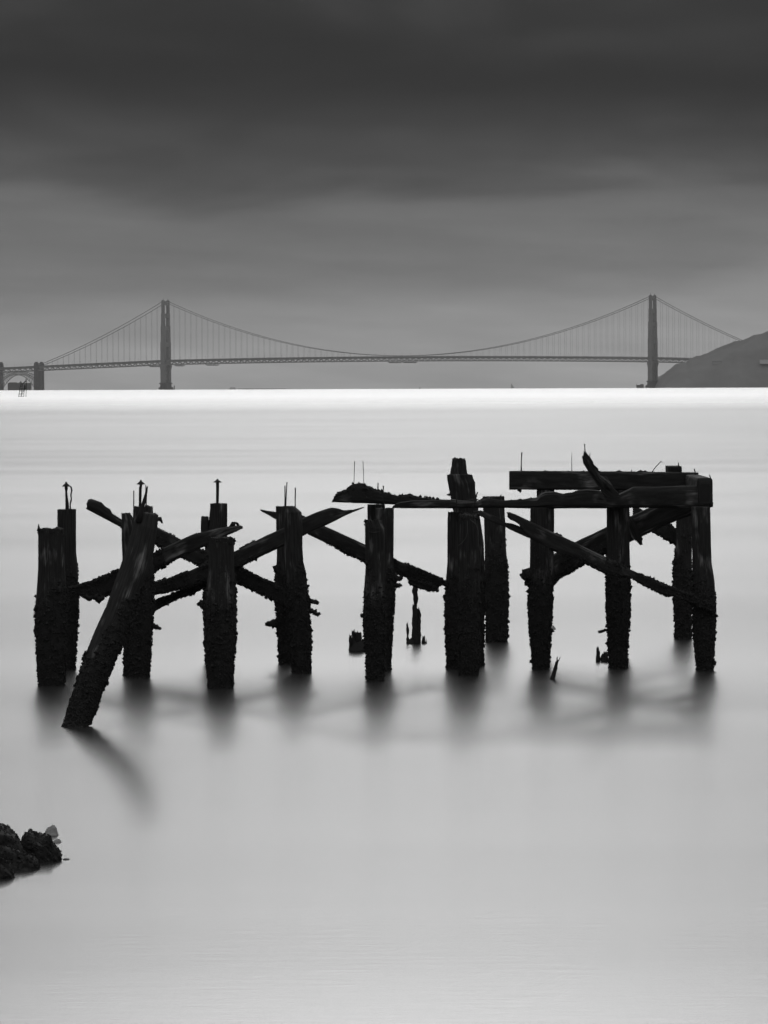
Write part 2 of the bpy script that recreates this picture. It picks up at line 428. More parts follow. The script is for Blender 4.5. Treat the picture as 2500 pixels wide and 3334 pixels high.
for side in (-1, 1):
    mb = MB()
    pts = [(-SIDE + i * 6.0) for i in range(int((SPAN + 2 * SIDE) / 6) + 1)]
    for a, b_ in zip(pts[:-1], pts[1:]):
        mb.bar(BP(a, side * HALF, cable(a)), BP(b_, side * HALF, cable(b_)), 1.15)
    mb.build('main_cable', M_STEEL, bridge, origin=BL)
unit = MB(); unit.box((0, 0, 0.5), (0.36, 0.36, 1))
hanger_me = new_mesh('hanger', np.array(unit.v), unit.f, M_STEEL, False)
hs = [15.24 * k for k in range(1, int(SPAN / 15.24))] + [-15.24 * k for k in range(1, 22)] + [SPAN + 15.24 * k for k in range(1, 22)]
for s in hs:
    for side in (-1, 1):
        z0, z1 = road(s), cable(s)
        if z1 - z0 < 1.5: continue
        h = link('hanger', hanger_me, bridge, BP(s, side * HALF, z0 - 1) - BL)
        h.scale = (1, 1, z1 - z0 + 1)
# roadway and stiffening trusses
S_END0, S_END1 = -SIDE - 190, SPAN + SIDE
mb = MB(); n_ = 130
ss = np.linspace(S_END0, S_END1, n_)
for a, b_ in zip(ss[:-1], ss[1:]):
    pa, pb = BP(a, 0, road(a) - 2.1), BP(b_, 0, road(b_) - 2.1)
    d = pb - pa; l = np.linalg.norm(d); d /= l
    mb.box((pa + pb) / 2, (l, 27.0, 4.4), (d, NX, np.cross(d, NX)))
mb.build('roadway', M_STEEL, bridge, origin=BL)
mb = MB()
for side in (-1, 1):
    for a, b_ in zip(ss[:-1], ss[1:]):
        mb.bar(BP(a, side * HALF, road(a) + 0.9), BP(b_, side * HALF, road(b_) + 0.9), 0.5, 1.0)
mb.build('railing', M_STEEL, bridge, origin=BL)
for side in (-1, 1):
    mb = MB(); s = S_END0; k = 0; st = 7.62
    while s + st <= S_END1:
        zt, zb = road(s) - 3.4, road(s) - 10.6; zt2, zb2 = road(s + st) - 3.4, road(s + st) - 10.6
        mb.bar(BP(s, side * HALF, zt), BP(s + st, side * HALF, zt2), 1.4, 2.0)
        mb.bar(BP(s, side * HALF, zb), BP(s + st, side * HALF, zb2), 1.5, 2.2)
        if k % 2: mb.bar(BP(s, side * HALF, zb), BP(s + st, side * HALF, zt2), 1.25)
        else: mb.bar(BP(s, side * HALF, zt), BP(s + st, side * HALF, zb2), 1.25)
        if k % 2 == 0: mb.bar(BP(s, side * HALF, zt), BP(s, side * HALF, zb), 0.6)
        s += st; k += 1
    tag(mb.build('stiffening_truss', M_STEEL, bridge, origin=BL), kind='stuff')
# lamp posts
lm = MB(); lm.box((0, 0, 4.2), (0.34, 0.34, 8.4)); lm.box((0.0, -1.2, 8.4), (0.5, 2.4, 0.5)); lm.box((0, -2.2, 8.0), (0.9, 0.9, 0.5))
lm_me = new_mesh('lamp_post', np.array(lm.v), lm.f, M_STEEL, False)
for k in range(-11, 36):
    for q, side in ((0, -1), (11, 1)):
        s = k * 45.7 + q
        if s < S_END0 + 5 or s > S_END1 - 60: continue
        o = link('lamp_post', lm_me, bridge, BP(s, side * 13.2, road(s)) - BL)
        if side > 0: o.rotation_euler = (0, 0, math.pi)
# travelling work platforms hung under the deck
for px0, px1 in ((488, 524), (574, 600), (678, 716), (1281, 1321), (1328, 1370)):
    s0, s1 = [(p - 540) / 1585.0 * SPAN for p in (px0, px1)]
    if s0 < 0: s1 = -9
    mb = MB(); sm = (s0 + s1) / 2; zt = road(sm) - 11.5
    boxb(mb, s0 + 2, s1 - 2, -12, 12, zt - 2.6, zt - 1.2)
    boxb(mb, s0 + 5, s1 - 5, -11.5, 11.5, zt - 3.9, zt - 2.7)
    for q in (s0 + 3, sm, s1 - 3):
        boxb(mb, q - .3, q + .3, -11.8, -11.2, zt - 1.4, zt + 1.2); boxb(mb, q - .3, q + .3, 11.2, 11.8, zt - 1.4, zt + 1.2)
    mb.build('work_platform', M_STEEL, bridge, origin=BL)
# concrete pylons and the steel arch between them
def s_of_px(px):
    lo, hi = -900.0, 900.0
    for _ in range(50):
        m_ = (lo + hi) / 2; p = BP(m_, 0, 40); d = Vector((p[0], p[1], p[2] - CAM_H))
        x = W0 / 2 + (d.dot(rgt) / d.dot(fwd)) / TH
        if x < px: lo = m_
        else: hi = m_
    return lo
def pylon(s):
    mb = MB()
    for side in (-1, 1):
        n = side * HALF * 1.02
        boxb(mb, s - 5.2, s + 5.2, n - 4.6, n + 4.6, -4, 66)
        boxb(mb, s - 4.7, s + 4.7, n - 4.2, n + 4.2, 66, 70)
        boxb(mb, s - 3.2, s + 3.2, n - 3.0, n + 3.0, 70, 73)
        for q in (-3.2, 0, 3.2):
            boxb(mb, s + q - .7, s + q + .7, n - 4.9, n + 4.9, 4, 64)
    boxb(mb, s - 4.4, s + 4.4, -HALF + 3, HALF - 3, -4, 63)
    mb.build('pylon', M_CONC, bridge, origin=BL)
SP1 = s_of_px(127); SP2 = s_of_px(-5)
pylon(SP1); pylon(SP2)
a0, a1 = SP2 + 5.2, SP1 - 5.2; am = (a0 + a1) / 2; ah = (a1 - a0) / 2
zin = lambda s: 41 - 34 * abs((s - am) / ah) ** 2.3
zout = lambda s: 48.5 - 16 * abs((s - am) / ah) ** 2
for side in (-1, 1):
    mb = MB(); q = np.linspace(a0 + .3, a1 - .3, 23)
    for i in range(22):
        s0, s1 = q[i], q[i + 1]; n = side * HALF
        mb.bar(BP(s0, n, zin(s0)), BP(s1, n, zin(s1)), 1.5); mb.bar(BP(s0, n, zout(s0)), BP(s1, n, zout(s1)), 1.5)
        mb.bar(BP(s0, n, zin(s0)), BP(s0, n, zout(s0)), 0.8)
        if i < 11: mb.bar(BP(s0, n, zout(s0)), BP(s1, n, zin(s1)), 0.8)
        else: mb.bar(BP(s0, n, zin(s0)), BP(s1, n, zout(s1)), 0.8)
    mb.build('arch', M_STEEL, bridge, origin=BL)
    for s0 in q[1:-1:2]:
        mb = MB(); mb.bar(BP(s0, side * HALF, zout(s0)), BP(s0, side * HALF, road(s0) - 10.5), 0.9)
        mb.build('spandrel_column', M_STEEL, bridge, origin=BL)

# fort under the arch
FY = 13720.0
f0, f1 = at(25, 1247, FY), at(99, 1247, FY); fz = sea(f0[0], FY)
fort = empty('fort', ((f0[0] + f1[0]) / 2, FY, fz)); FL = np.array(fort.location)
tag(fort, 'low blocky brick fort seen under the bridge arch at the left edge', 'fort')
wd = f1[0] - f0[0]
mb = MB(); mb.box((0, 22, 8), (wd, 44, 22)); mb.build('wall', M_BRICK, fort)
mb = MB()
mb.box((0, -0.3, 19.4), (wd + .8, 1.2, 1.0)); mb.box((0, 44.3, 19.4), (wd + .8, 1.2, 1.0))
mb.build('parapet', M_BRICK, fort)
for r_ in range(3):
    for k in range(12):
        mb = MB(); mb.box((-wd / 2 + 3.5 + k * (wd - 7) / 11.0, -0.05, 3.5 + r_ * 5), (1.3, 0.5, 1.8)); mb.build('window', M_IRON, fort)
for dx, w_ in ((-wd * .36, 9), (-wd * .19, 10), (wd * .06, 7)):
    mb = MB(); mb.box((dx, 6, 20.2), (w_, 6, 2.4)); mb.build('roof_hut', M_BRICK, fort)

# channel marker beside the left tower and low buildings beside the right one
def sea_at(px, Y): return at(px, 1266, Y)[0], Y, sea(at(px, 1266, Y)[0], Y)
x, y, z = sea_at(567, 13700)
mk = empty('channel_marker', (x, y, z)); tag(mk, 'slim dark channel marker post right beside the left bridge tower base', 'marker')
mb = MB(); mb.frustum((0, 0, -2), 1.5, (0, 0, 10), 1.1, 10); mb.build('post', M_IRON, mk)
mb = MB(); mb.frustum((0, 0, 10), 0.9, (0, 0, 13.2), 0.2, 10); mb.build('cap', M_IRON, mk)
x, y, z = sea_at(2084, 13150)
lp = empty('lighthouse_station', (x, y, z)); tag(lp, 'small flat-roofed station on the water just left of the right bridge tower', 'building')
mb = MB(); mb.box((0, 5, 3.6), (17, 10, 9)); mb.build('wall', M_CONC, lp)
mb = MB(); mb.box((-1, 5, 8.3), (17.6, 10.4, .6)); mb.box((4, 5, 9.4), (8, 5, 2)); mb.build('roof', M_CONC, lp)
mb = MB(); mb.frustum((-7.6, 5, 8.4), .45, (-7.6, 5, 12), .3, 6); mb.build('mast', M_IRON, lp)
# buildings on the headland
for (p0, p1, py, hh, yy, lab, dpt) in ((2475, 2530, 1179, 6.2, 12915, 'long pale building on the headland slope at the right edge', 10),
                                  (2320, 2350, 1181, 3.0, 12975, 'small faint building halfway down the dark headland slope', 8)):
    q0, q1 = at(p0, py, yy), at(p1, py, yy)
    hb = empty('hillside_building', ((q0[0] + q1[0]) / 2, yy, q0[2])); tag(hb, lab, 'building')
    mb = MB(); mb.box((0, 14, hh / 2 - 2), (q1[0] - q0[0], 30, hh + 4)); mb.build('wall', M_FAINT if hh > 4 else M_PALE, hb)
    mb = MB(); mb.box((0, 14, hh + .3), (q1[0] - q0[0] + 1, 31, .5)); mb.build('roof', M_CONC, hb)
# far ships and a buoy
x, y, z = sea_at(840, 15400)
sp = empty('cargo_ship', (x, y, z)); tag(sp, 'long low ship, barely visible on the horizon right of the left tower', 'ship')
mb = MB(); mb.v = [np.array(q) for q in ((-88, -12, -2), (80, -12, -2), (80, 12, -2), (-88, 12, -2), (-92, -13, 4), (92, -13, 4), (92, 13, 4), (-92, 13, 4))]
mb.f = [[0,3,2,1],[4,5,6,7],[0,1,5,4],[1,2,6,5],[2,3,7,6],[3,0,4,7]]; mb.build('hull', M_FAINT, sp)
mb = MB(); mb.box((-70, 0, 6.4), (16, 22, 5)); mb.build('bridge_house', M_FAINT, sp)
mb = MB()
for k in range(9): mb.box((-48 + k * 15, 0, 5.0), (13.6, 24, 2.2))
mb.build('cargo', M_FAINT, sp)
x, y, z = sea_at(1665, 15300)
sb_ = empty('sailing_boat', (x, y, z)); tag(sb_, 'hazy sailing boat on the horizon left of the right tower', 'boat')
mb = MB(); mb.v = [np.array(q) for q in ((-9, -2, 0), (9, -2, 0), (9, 2, 0), (-9, 2, 0), (-12, -2.6, 3), (12, -2.6, 3), (12, 2.6, 3), (-12, 2.6, 3))]
mb.f = [[0,3,2,1],[4,5,6,7],[0,1,5,4],[1,2,6,5],[2,3,7,6],[3,0,4,7]]; mb.build('hull', M_FAINT, sb_)
mb = MB(); mb.v = [np.array(q) for q in ((-1, -.2, 4), (8, -.2, 4.4), (-.6, -.2, 17), (-1, .2, 4), (8, .2, 4.4), (-.6, .2, 17))]
mb.f = [[0,1,2],[5,4,3],[0,3,4,1],[1,4,5,2],[2,5,3,0]]; mb.build('sail', M_FAINT, sb_)
mb = MB(); mb.frustum((-1.2, 0, 2), .3, (-1.2, 0, 18), .2, 6); mb.build('mast', M_CONC, sb_)
x, y, z = sea_at(1367, 7600)
by = empty('buoy', (x, y, z)); tag(by, 'tiny dark buoy on the horizon below the middle of the bridge', 'buoy')
mb = MB(); mb.frustum((0, 0, -.3), 1.0, (0, 0, .8), 1.0, 12); mb.build('float', M_IRON, by)
mb = MB(); mb.frustum((0, 0, .8), .45, (0, 0, 3.0), .12, 8); mb.build('mast', M_IRON, by)

# derelict marker tower on the water in front of the arch
TY = 1830.0
tw = empty('marker_tower', (at(73, 1290, TY)[0], TY, sea(0, TY))); TL = np.array(tw.location)
tag(tw, 'spindly derelict marker tower with ladder rungs and tilted arm below the left arch', 'tower')
def tbar(name, p0, p1, w, dy0=0, dy1=0, mat=M_IRON):
    a, b_ = at(p0[0], p0[1], TY + dy0), at(p1[0], p1[1], TY + dy1)
    mb = MB(); mb.bar(a, b_, w); mb.build(name, mat, tw, origin=TL)
tbar('leg', (60.5, 1292), (67, 1250), .16); tbar('leg', (77.5, 1292), (79.5, 1252), .16)
tbar('leg', (69, 1292), (73, 1250), .14, 2.5, 1.8); tbar('leg', (84.5, 1292), (86.8, 1233), .17, 2.5, 1.8)
tbar('mast', (81.5, 1266), (83, 1233), .10)
for yy in (1271, 1275.5, 1280.5, 1285.5, 1290.5):
    f_ = (1292 - yy) / 42.0; tbar('rung', (60.7 + 6.5 * f_, yy), (77.5 + 2 * f_, yy + .6), .13)
tbar('brace', (69, 1290), (75, 1272), .13, 1, 1); tbar('brace', (78, 1275), (80, 1266), .25)
mb = MB(); c_ = at(76, 1265.6, TY + 1); mb.box(c_, (2.1, 2.4, .14)); mb.build('platform', M_IRON, tw, origin=TL)
mb = MB(); c_ = at(81.3, 1260.5, TY + 1); mb.box(c_, (.42, .7, 1.05)); mb.build('box', M_IRON, tw, origin=TL)
tbar('arm', (70, 1253), (82.5, 1241.5), .26); tbar('arm', (82, 1241.5), (87, 1240), .24)
tbar('hood', (67.3, 1241), (69.3, 1250), .22); tbar('brace', (66.5, 1258), (73, 1256), .22)

# ------------------------------------------------------------------ timber: generic tapered, weathered members
def loft(st, nseg=56, sq=2.0, step=0.02, jag0=0.0, jag1=0.0, rough=0.0035, crust=None, seed=0, bump=0.019):
    """st: rows of (centre, half-vector u, half-vector v).  crust: f(points)->0..1 growth amount.  returns v, f, attrs, nrm"""
    c = np.array([s[0] for s in st], float); u = np.array([s[1] for s in st], float); w = np.array([s[2] for s in st], float)
    dl = np.r_[0, np.cumsum(np.linalg.norm(np.diff(c, axis=0), axis=1))]
    n = max(4, int(dl[-1] / step))
    t = np.unique(np.concatenate((np.linspace(0, dl[-1], n), dl)))
    I = lambda a: np.stack([np.interp(t, dl, a[:, k]) for k in range(3)], 1)
    c, u, w = I(c), I(u), I(w); n = len(t)
    th = np.linspace(0, 2 * math.pi, nseg, endpoint=False)
    ce, se = np.cos(th), np.sin(th)
    cx = np.sign(ce) * np.abs(ce) ** (2 / sq); sx = np.sign(se) * np.abs(se) ** (2 / sq)
    off = u[:, None, :] * cx[None, :, None] + w[:, None, :] * sx[None, :, None]
    P = c[:, None, :] + off
    rad = np.linalg.norm(off, axis=2)
    nrm = off / np.maximum(rad[..., None], 1e-6)
    axd = np.gradient(c, axis=0); axd /= np.linalg.norm(axd, axis=1)[:, None]
    TT = np.repeat(t[:, None], nseg, 1); TH_ = np.repeat(th[None, :], n, 0)
    g = np.stack((np.cos(TH_) * 2.2, np.sin(TH_) * 2.2, TT * 0.5 + seed * 3.1), -1).reshape(-1, 3)
    grooves = (fbm(g * np.array((2.6, 2.6, 1.6)), 4, seed) - 0.5).reshape(n, nseg) * 1.6 * rough
    lump = (fbm(g * np.array((.8, .8, 3.0)), 3, seed + 5) - 0.5).reshape(n, nseg) * 2 * rough * 1.6
    Pf = P.reshape(-1, 3)
    grooves_fine = (vnoise(g * np.array((7.5, 7.5, 1.6)), seed + 7) - 0.5).reshape(n, nseg) * 1.6 * rough
    cr_ = np.zeros(n * nseg) if crust is None else np.clip(crust(Pf), 0, 1)
    cr_ = cr_.reshape(n, nseg)
    wl = (0.75 - worley(Pf / 0.055, seed)).reshape(n, nseg); wl2 = (0.8 - worley(Pf / 0.13, seed + 9)).reshape(n, nseg)
    disp = grooves + lump + cr_ * (np.clip(wl, 0, 1) * bump * 0.8 + np.clip(wl2, -.2, 1) * bump * 1.1)
    disp = disp + grooves_fine - cr_ * bump * .35
    P = P + nrm * disp[..., None]
    # torn ends
    jn = (fbm(np.stack((np.cos(th) * 2.4, np.sin(th) * 2.4, np.full(nseg, seed * 1.7)), 1), 4, seed + 2) - 0.45)
    for jag, sgn, e in ((jag0, -1, t), (jag1, 1, dl[-1] - t)):
        if jag:
            fall = np.clip(1 - e / (abs(jag) * 2.2), 0, 1) ** 1.0
            P = P + axd[:, None, :] * (sgn * jag * 2 * jn[None, :, None] * fall[:, None, None])
    V = P.reshape(-1, 3)
    idx = np.arange(n * nseg).reshape(n, nseg); nx_ = np.roll(idx, -1, 1)
    F = np.stack((idx[:-1], nx_[:-1], nx_[1:], idx[1:]), -1).reshape(-1, 4).tolist()
    # capped ends with an inner ring, slightly hollow
    extra = []; k = len(V)
    for ring, cc, sgn, jag in ((0, c[0], -1, jag0), (n - 1, c[-1], 1, jag1)):
        inner = cc + (P[ring] - cc) * 0.6 - axd[ring] * sgn * abs(jag) * 0.5 + nrm[ring] * 0
        inner = inner - axd[ring] * sgn * (rs.rand(nseg, 1) - .5) * abs(jag) * .6
        cen = cc - axd[ring] * sgn * abs(jag) * 0.7
        extra.append(inner); extra.append(cen[None])
        base = idx[ring]
        for i in range(nseg):
            j = (i + 1) % nseg
            q = [int(base[i]), int(base[j]), k + j, k + i]; tri = [k + i, k + j, k + nseg]
            if sgn > 0: F.append(q); F.append(tri)
            else: F.append(q[::-1]); F.append(tri[::-1])
        k += nseg + 1
    V = np.concatenate([V] + extra)
    grain = np.stack((TH_ * np.mean(rad), TT + seed * 7.3, rad), -1).reshape(-1, 3)
    ne = len(V) - len(grain)
    grain = np.concatenate((grain, np.full((ne, 3), seed * 1.3)))
    cra = np.concatenate((cr_.ravel(), np.zeros(ne)))
    return V, F, {'grain': ('FLOAT_VECTOR', grain), 'crust': ('FLOAT', cra)}, nrm.reshape(-1, 3), cr_.ravel()

OCT = np.array(((1,0,0),(-1,0,0),(0,1,0),(0,-1,0),(0,0,1),(0,0,-1)), float)
OCF = np.array(((0,2,4),(2,1,4),(1,3,4),(3,0,4),(2,0,5),(1,2,5),(3,1,5),(0,3,5)))
def crust_bits(V, nrm, cr_, count, seed, r=(0.007, 0.022)):
    r_ = np.random.RandomState(seed)
    pool = np.where(cr_ > 0.25 + 0.5 * r_.rand(len(cr_)))[0]
    if len(pool) < 10: return None
    k = r_.choice(pool, count)
    R = r_.uniform(r[0], r[1], count) * np.where(r_.rand(count) < .06, 1.7, 1)
    cen = V[k] + nrm[k] * (R * 0.4)[:, None]
    a = r_.randn(count, 3, 3); q = np.linalg.qr(a)[0]
    pts = np.einsum('kj,nij->nki', OCT, q) * (R[:, None, None] * r_.uniform(.7, 1.3, (count, 6, 1))) + cen[:, None, :]
    F = (OCF[None] + (np.arange(count) * 6)[:, None, None]).reshape(-1, 3)
    return pts.reshape(-1, 3), F

def piling_stations(rows, Y, depth=1.0, top_y=None):
    out = []
    for r_ in rows:
        y, xl, xr = r_[:3]; dY = r_[3] if len(r_) > 3 else 0
        a, b_ = at(xl, y, Y + dY), at(xr, y, Y + dY); h = (b_ - a) / 2
        hw = np.linalg.norm(h)
        out.append(((a + b_) / 2, np.array((hw, 0, 0)), np.array((0, hw * depth, 0))))
    last = out[-1]
    if last[0][2] < 0.6:
        c = last[0].copy(); c[2] = -0.7
        if len(out) > 1:
            p = out[-2][0]; sl = (last[0] - p) / max(1e-6, (p[2] - last[0][2])); c[:2] = last[0][:2] + sl[:2] * (last[0][2] + .7)
        out.append((c, last[1], last[2]))
    return out
def crust_line(py, Y, seed, soft=0.6, px=1250, strength=1.0):
    z0 = at(px, py, Y)[2] + 0.13
    def f(P):
        w = (fbm(np.stack((P[:, 0] * 3.2, P[:, 1] * 3.2, P[:, 2] * 1.5), 1), 5, seed) - 0.5) * 1.7
        return np.clip((z0 + w - P[:, 2]) / soft, 0, 1) * strength
    return f
def member(name, rows_st, label, cat, group=None, crust=None, seed=1, bits=0, parent_parts=None, top='z', **kw):
    V, F, A, nrm, cr_ = loft(rows_st, crust=crust, seed=seed, **kw)
    org = np.array(rows_st[-1][0]) if top == 'z' else np.array(rows_st[0][0])
    if top == 'z': org = np.array((org[0], org[1], max(0.0, org[2])))
    root = empty(name, org); tag(root, label, cat, group)
    link('shaft' if cat == 'piling' else 'timber', new_mesh(name, V - org, F, M_WOOD, True, A), root)
    if bits:
        r_ = crust_bits(V[:len(nrm)] - org, nrm, cr_, bits, seed)
        if r_ is not None:
            o = link('barnacles', new_mesh('barnacles', r_[0], r_[1], M_CRUST, False), root); tag(o, kind='stuff')
    return root
GP = 'old pier pilings standing in the water'
def piling(rows, label, Y=None, base=None, crust_y=None, seed=1, bits=2600, depth=1.0, jag=0.05, **kw):
    if Y is None: Y = ground((rows[-1][1] + rows[-1][2]) / 2, base or rows[-1][0])
    st = piling_stations(rows, Y, depth)
    cr0 = crust_line(crust_y, Y, seed, px=rows[0][1]) if crust_y else None
    zt = st[0][0][2]; cr = cr0
    if jag >= .05 and cr0 is not None:      # rot and weed round a broken top
        cr = lambda P: np.maximum(cr0(P), np.clip((P[:, 2] - zt + .11 + (vnoise(P * 9, seed) - .5) * .12) / .05, 0, .45))
    o = member('timber_piling', st, label, 'piling', GP, crust=cr, seed=seed, bits=bits, jag0=jag, **kw)
    o['_y'] = Y; del o['_y']
    return o, Y
def tube(name, pts, ws, Y, parent, mat=M_IRON, n=7):
    "thin rod through photograph points, widths in photograph pixels"
    if mat is M_IRON: ws = [w * 1.15 for w in ws]
    org = np.array(parent.location); mb = MB()
    if mat is M_CRUST:
        m_ = max(8, int(math.hypot(pts[-1][0] - pts[0][0], pts[-1][1] - pts[0][1]) / 3.5))
        q_ = np.linspace(0, len(pts) - 1, m_); b_ = np.arange(len(pts))
        ws = np.interp(q_, b_, ws) * rs.uniform(.72, 1.18, m_)
        pts = list(zip(np.interp(q_, b_, [p[0] for p in pts]), np.interp(q_, b_, [p[1] for p in pts]) + rs.uniform(-1.5, 1.5, m_)))
        n = 11
    P_ = [at(p[0], p[1], Y + (p[2] if len(p) > 2 else 0)) for p in pts]
    R_ = [w * TH * Y / 2 for w in ws]
    k = 0
    for i, (p, r_) in enumerate(zip(P_, R_)):
        d = (P_[min(i + 1, len(P_) - 1)] - P_[max(i - 1, 0)]); d /= np.linalg.norm(d)
        a = np.cross(d, (0, 1, 0)); a /= np.linalg.norm(a); b_ = np.cross(d, a)
        for j in range(n):
            t = 2 * math.pi * j / n; mb.v.append(p + (a * math.cos(t) + b_ * math.sin(t)) * r_ * (rs.uniform(.7, 1.3) if mat is M_CRUST else 1))
        if i:
            for j in range(n):
                q = (j + 1) % n; mb.f.append([k - n + j, k - n + q, k + q, k + j])
        k += n
    mb.f.append(list(range(n))[::-1]); mb.f.append([k - n + j for j in range(n)])
    return mb.build(name, mat, parent, origin=org, smooth=True)
def washer(px, y0, y1, w, Y, rod):
    "conical iron washer with a nut at the head of a bolt"
    org = np.array(rod.parent.location); mb = MB(); s = TH * Y
    b_ = at(px, y1, Y); t_ = at(px, y0 + (y1 - y0) * .35, Y); tt = at(px, y0, Y)
    mb.frustum(b_, w * s / 2, b_ + (0, 0, .012), w * s / 2, 18)
    mb.frustum(b_ + (0, 0, .012), w * s / 2 * .96, t_, w * s * .17, 18)
    mb.frustum(t_, w * s * .14, tt, w * s * .11, 6)
    return mb.build('washer', M_IRON, rod, origin=org)

# --- pilings, left to right
p1, Y1 = piling([(1722, 124, 208), (1760, 124, 209), (1850, 124, 211), (1925, 119, 216), (1985, 115, 219), (2060, 117, 217), (2140, 121, 212), (2232, 126, 209)],
    'leftmost thick piling with a hollow broken top and one tall splinter', crust_y=1880, seed=11, jag=0.07)
tube('splinter', [(126, 1730), (126.5, 1716), (125.5, 1706)], [11, 7, 1.5], Y1 - .1, p1, M_WOOD)
p1b, Y = piling([(1658, 187, 248), (1700, 187, 248), (1800, 187, 248), (1836, 188, 252), (1900, 188, 254), (1990, 188, 254), (2090, 188, 249), (2181, 190, 242)],
    'slimmer piling behind the leftmost one, topped by a capped bolt and a wavy iron strip', crust_y=1830, seed=12, jag=0.012)
rod = tube('bolt', [(219, 1664), (218, 1640), (215.5, 1600), (216, 1592), (215.5, 1583)], [11, 9, 6, 10, 8], Y, p1b); washer(215.5, 1569, 1584.5, 27, Y, rod)
tube('bolt_stub', [(222, 1662), (221.5, 1640), (220.5, 1622)], [6, 5, 2], Y + .02, p1b)
tube('iron_strip', [(229, 1660), (228.5, 1640), (232.5, 1626), (230.5, 1610), (234, 1598), (231.5, 1586), (228, 1583)], [5, 4, 4.5, 4, 5, 5, 2], Y, p1b)

p2a, Y = piling([(1672, 396, 424), (1696, 396, 440), (1760, 396, 452), (1850, 399, 462), (1950, 402, 470), (2060, 403, 470), (2206, 406, 468)],
    'split piling behind the leaning log, with a holed left lip', crust_y=1840, seed=13, jag=0.03, Y=89.9)
tube('spike', [(435, 1705), (435.6, 1640), (435.6, 1598)], [4.5, 3.2, 3.6], Y, p2a)
p2b, Y = piling([(1648, 436, 497), (1672, 434, 498), (1700, 432, 498), (1790, 432, 496), (1850, 436, 500), (1985, 434, 500), (2060, 428, 494), (2130, 424, 490), (2206, 420, 484)],
    'piling right behind the leaning log, topped by a double capped bolt', crust_y=1850, seed=14, jag=0.03)
rod = tube('bolt', [(456, 1654), (457, 1620), (458, 1590), (459, 1577)], [8, 7, 7, 8], Y, p2b); washer(458.5, 1562.5, 1577.5, 27, Y, rod)
tube('bolt', [(453.5, 1652), (454, 1620), (454.5, 1587)], [4, 3.5, 4], Y - .03, p2b)
tube('spike', [(475, 1652), (476, 1630), (477.5, 1610)], [5, 3.5, 3], Y, p2b)
tube('knot', [(490, 1690), (505, 1692), (522, 1690), (529, 1704)], [16, 17, 15, 4], Y - .2, p2b, M_WOOD)
tube('branch_stub', [(485, 2040), (500, 2038), (512, 2043), (525, 2049)], [30, 20, 16, 7], Y, p2b, M_CRUST)

# leaning log
def lean(rows, Y0, Y1_):
    out = []
    n = len(rows)
    for i, (xl, yl, xr, yr) in enumerate(rows):
        Yy = Y1_ + (Y0 - Y1_) * i / (n - 1)
        a, b_ = at(xl, yl, Yy), at(xr, yr, Yy); h = (b_ - a) / 2
        out.append(((a + b_) / 2, h, np.array((0, np.linalg.norm(h) * .95, 0))))
    return out
YL = ground(246, 2367)
rowsL = [(451, 1668, 516, 1676), (437, 1700, 512, 1726), (416, 1775, 500, 1800), (396, 1830, 482, 1868), (372, 1900, 456, 1940), (346, 1975, 432, 2018), (311, 2050, 400, 2096),
         (286, 2110, 375, 2150), (262, 2180, 346, 2218), (238, 2260, 318, 2292), (216, 2335, 296, 2350), (205, 2366, 282, 2371), (190, 2410, 266, 2416)]
stL = lean(rowsL, YL, YL + 1.2)
def crustL(P):
    s = (fbm(P * 3.0, 4, 31) - .5) * .7
    return np.clip((at(400, 1990, YL)[2] + s + (P[:, 0] - at(380, 2000, YL)[0]) * 1.5 - P[:, 2]) / .15, 0, 1)
pl = member('timber_piling', stL, 'long fallen piling leaning to the right across its neighbours', 'piling', GP, crust=crustL, seed=15, bits=3200, jag0=0.05)
tube('splinter', [(452, 1700), (458, 1670), (468, 1636), (476, 1605), (481, 1583)], [24, 18, 12, 8, 3], YL + 1.0, pl, M_WOOD)
tube('splinter', [(475, 1610), (475.5, 1590), (474.5, 1578)], [6, 5, 2], YL + 1.0, pl, M_WOOD)

p3, Y = piling([(1752, 680, 761), (1790, 680, 761), (1850, 679, 762), (1920, 672, 766), (1980, 667, 769), (2080, 669, 767), (2140, 674, 763), (2240, 678, 756)],
    'thick front piling with a deeply grooved ragged top under the capped-bolt piling', crust_y=1870, seed=16, jag=0.05)
p3b, Y3b = piling([(1639, 684, 740), (1655, 684, 740), (1700, 679, 740), (1760, 668, 740), (1850, 664, 740), (2000, 664, 738), (2144, 670, 735)],
    'piling behind the grooved one, its square top carrying a single capped bolt', crust_y=1850, seed=17, jag=0.012, Y=94.0)
rod = tube('bolt', [(708, 1645), (708, 1625), (708.5, 1590), (708, 1570)], [8, 8.5, 9, 9.5], Y3b, p3b); washer(707.7, 1559.5, 1571, 27, Y3b, rod)
tube('broken_slab', [(668, 1780), (667, 1740), (667, 1700), (667.5, 1681)], [27, 27, 27, 24], Y3b - .05, p3b, M_WOOD, 9)
tube('branch_stub', [(672, 1975), (660, 1968), (650, 1964), (645, 1962)], [40, 30, 24, 14], Y3b, p3b, M_CRUST)

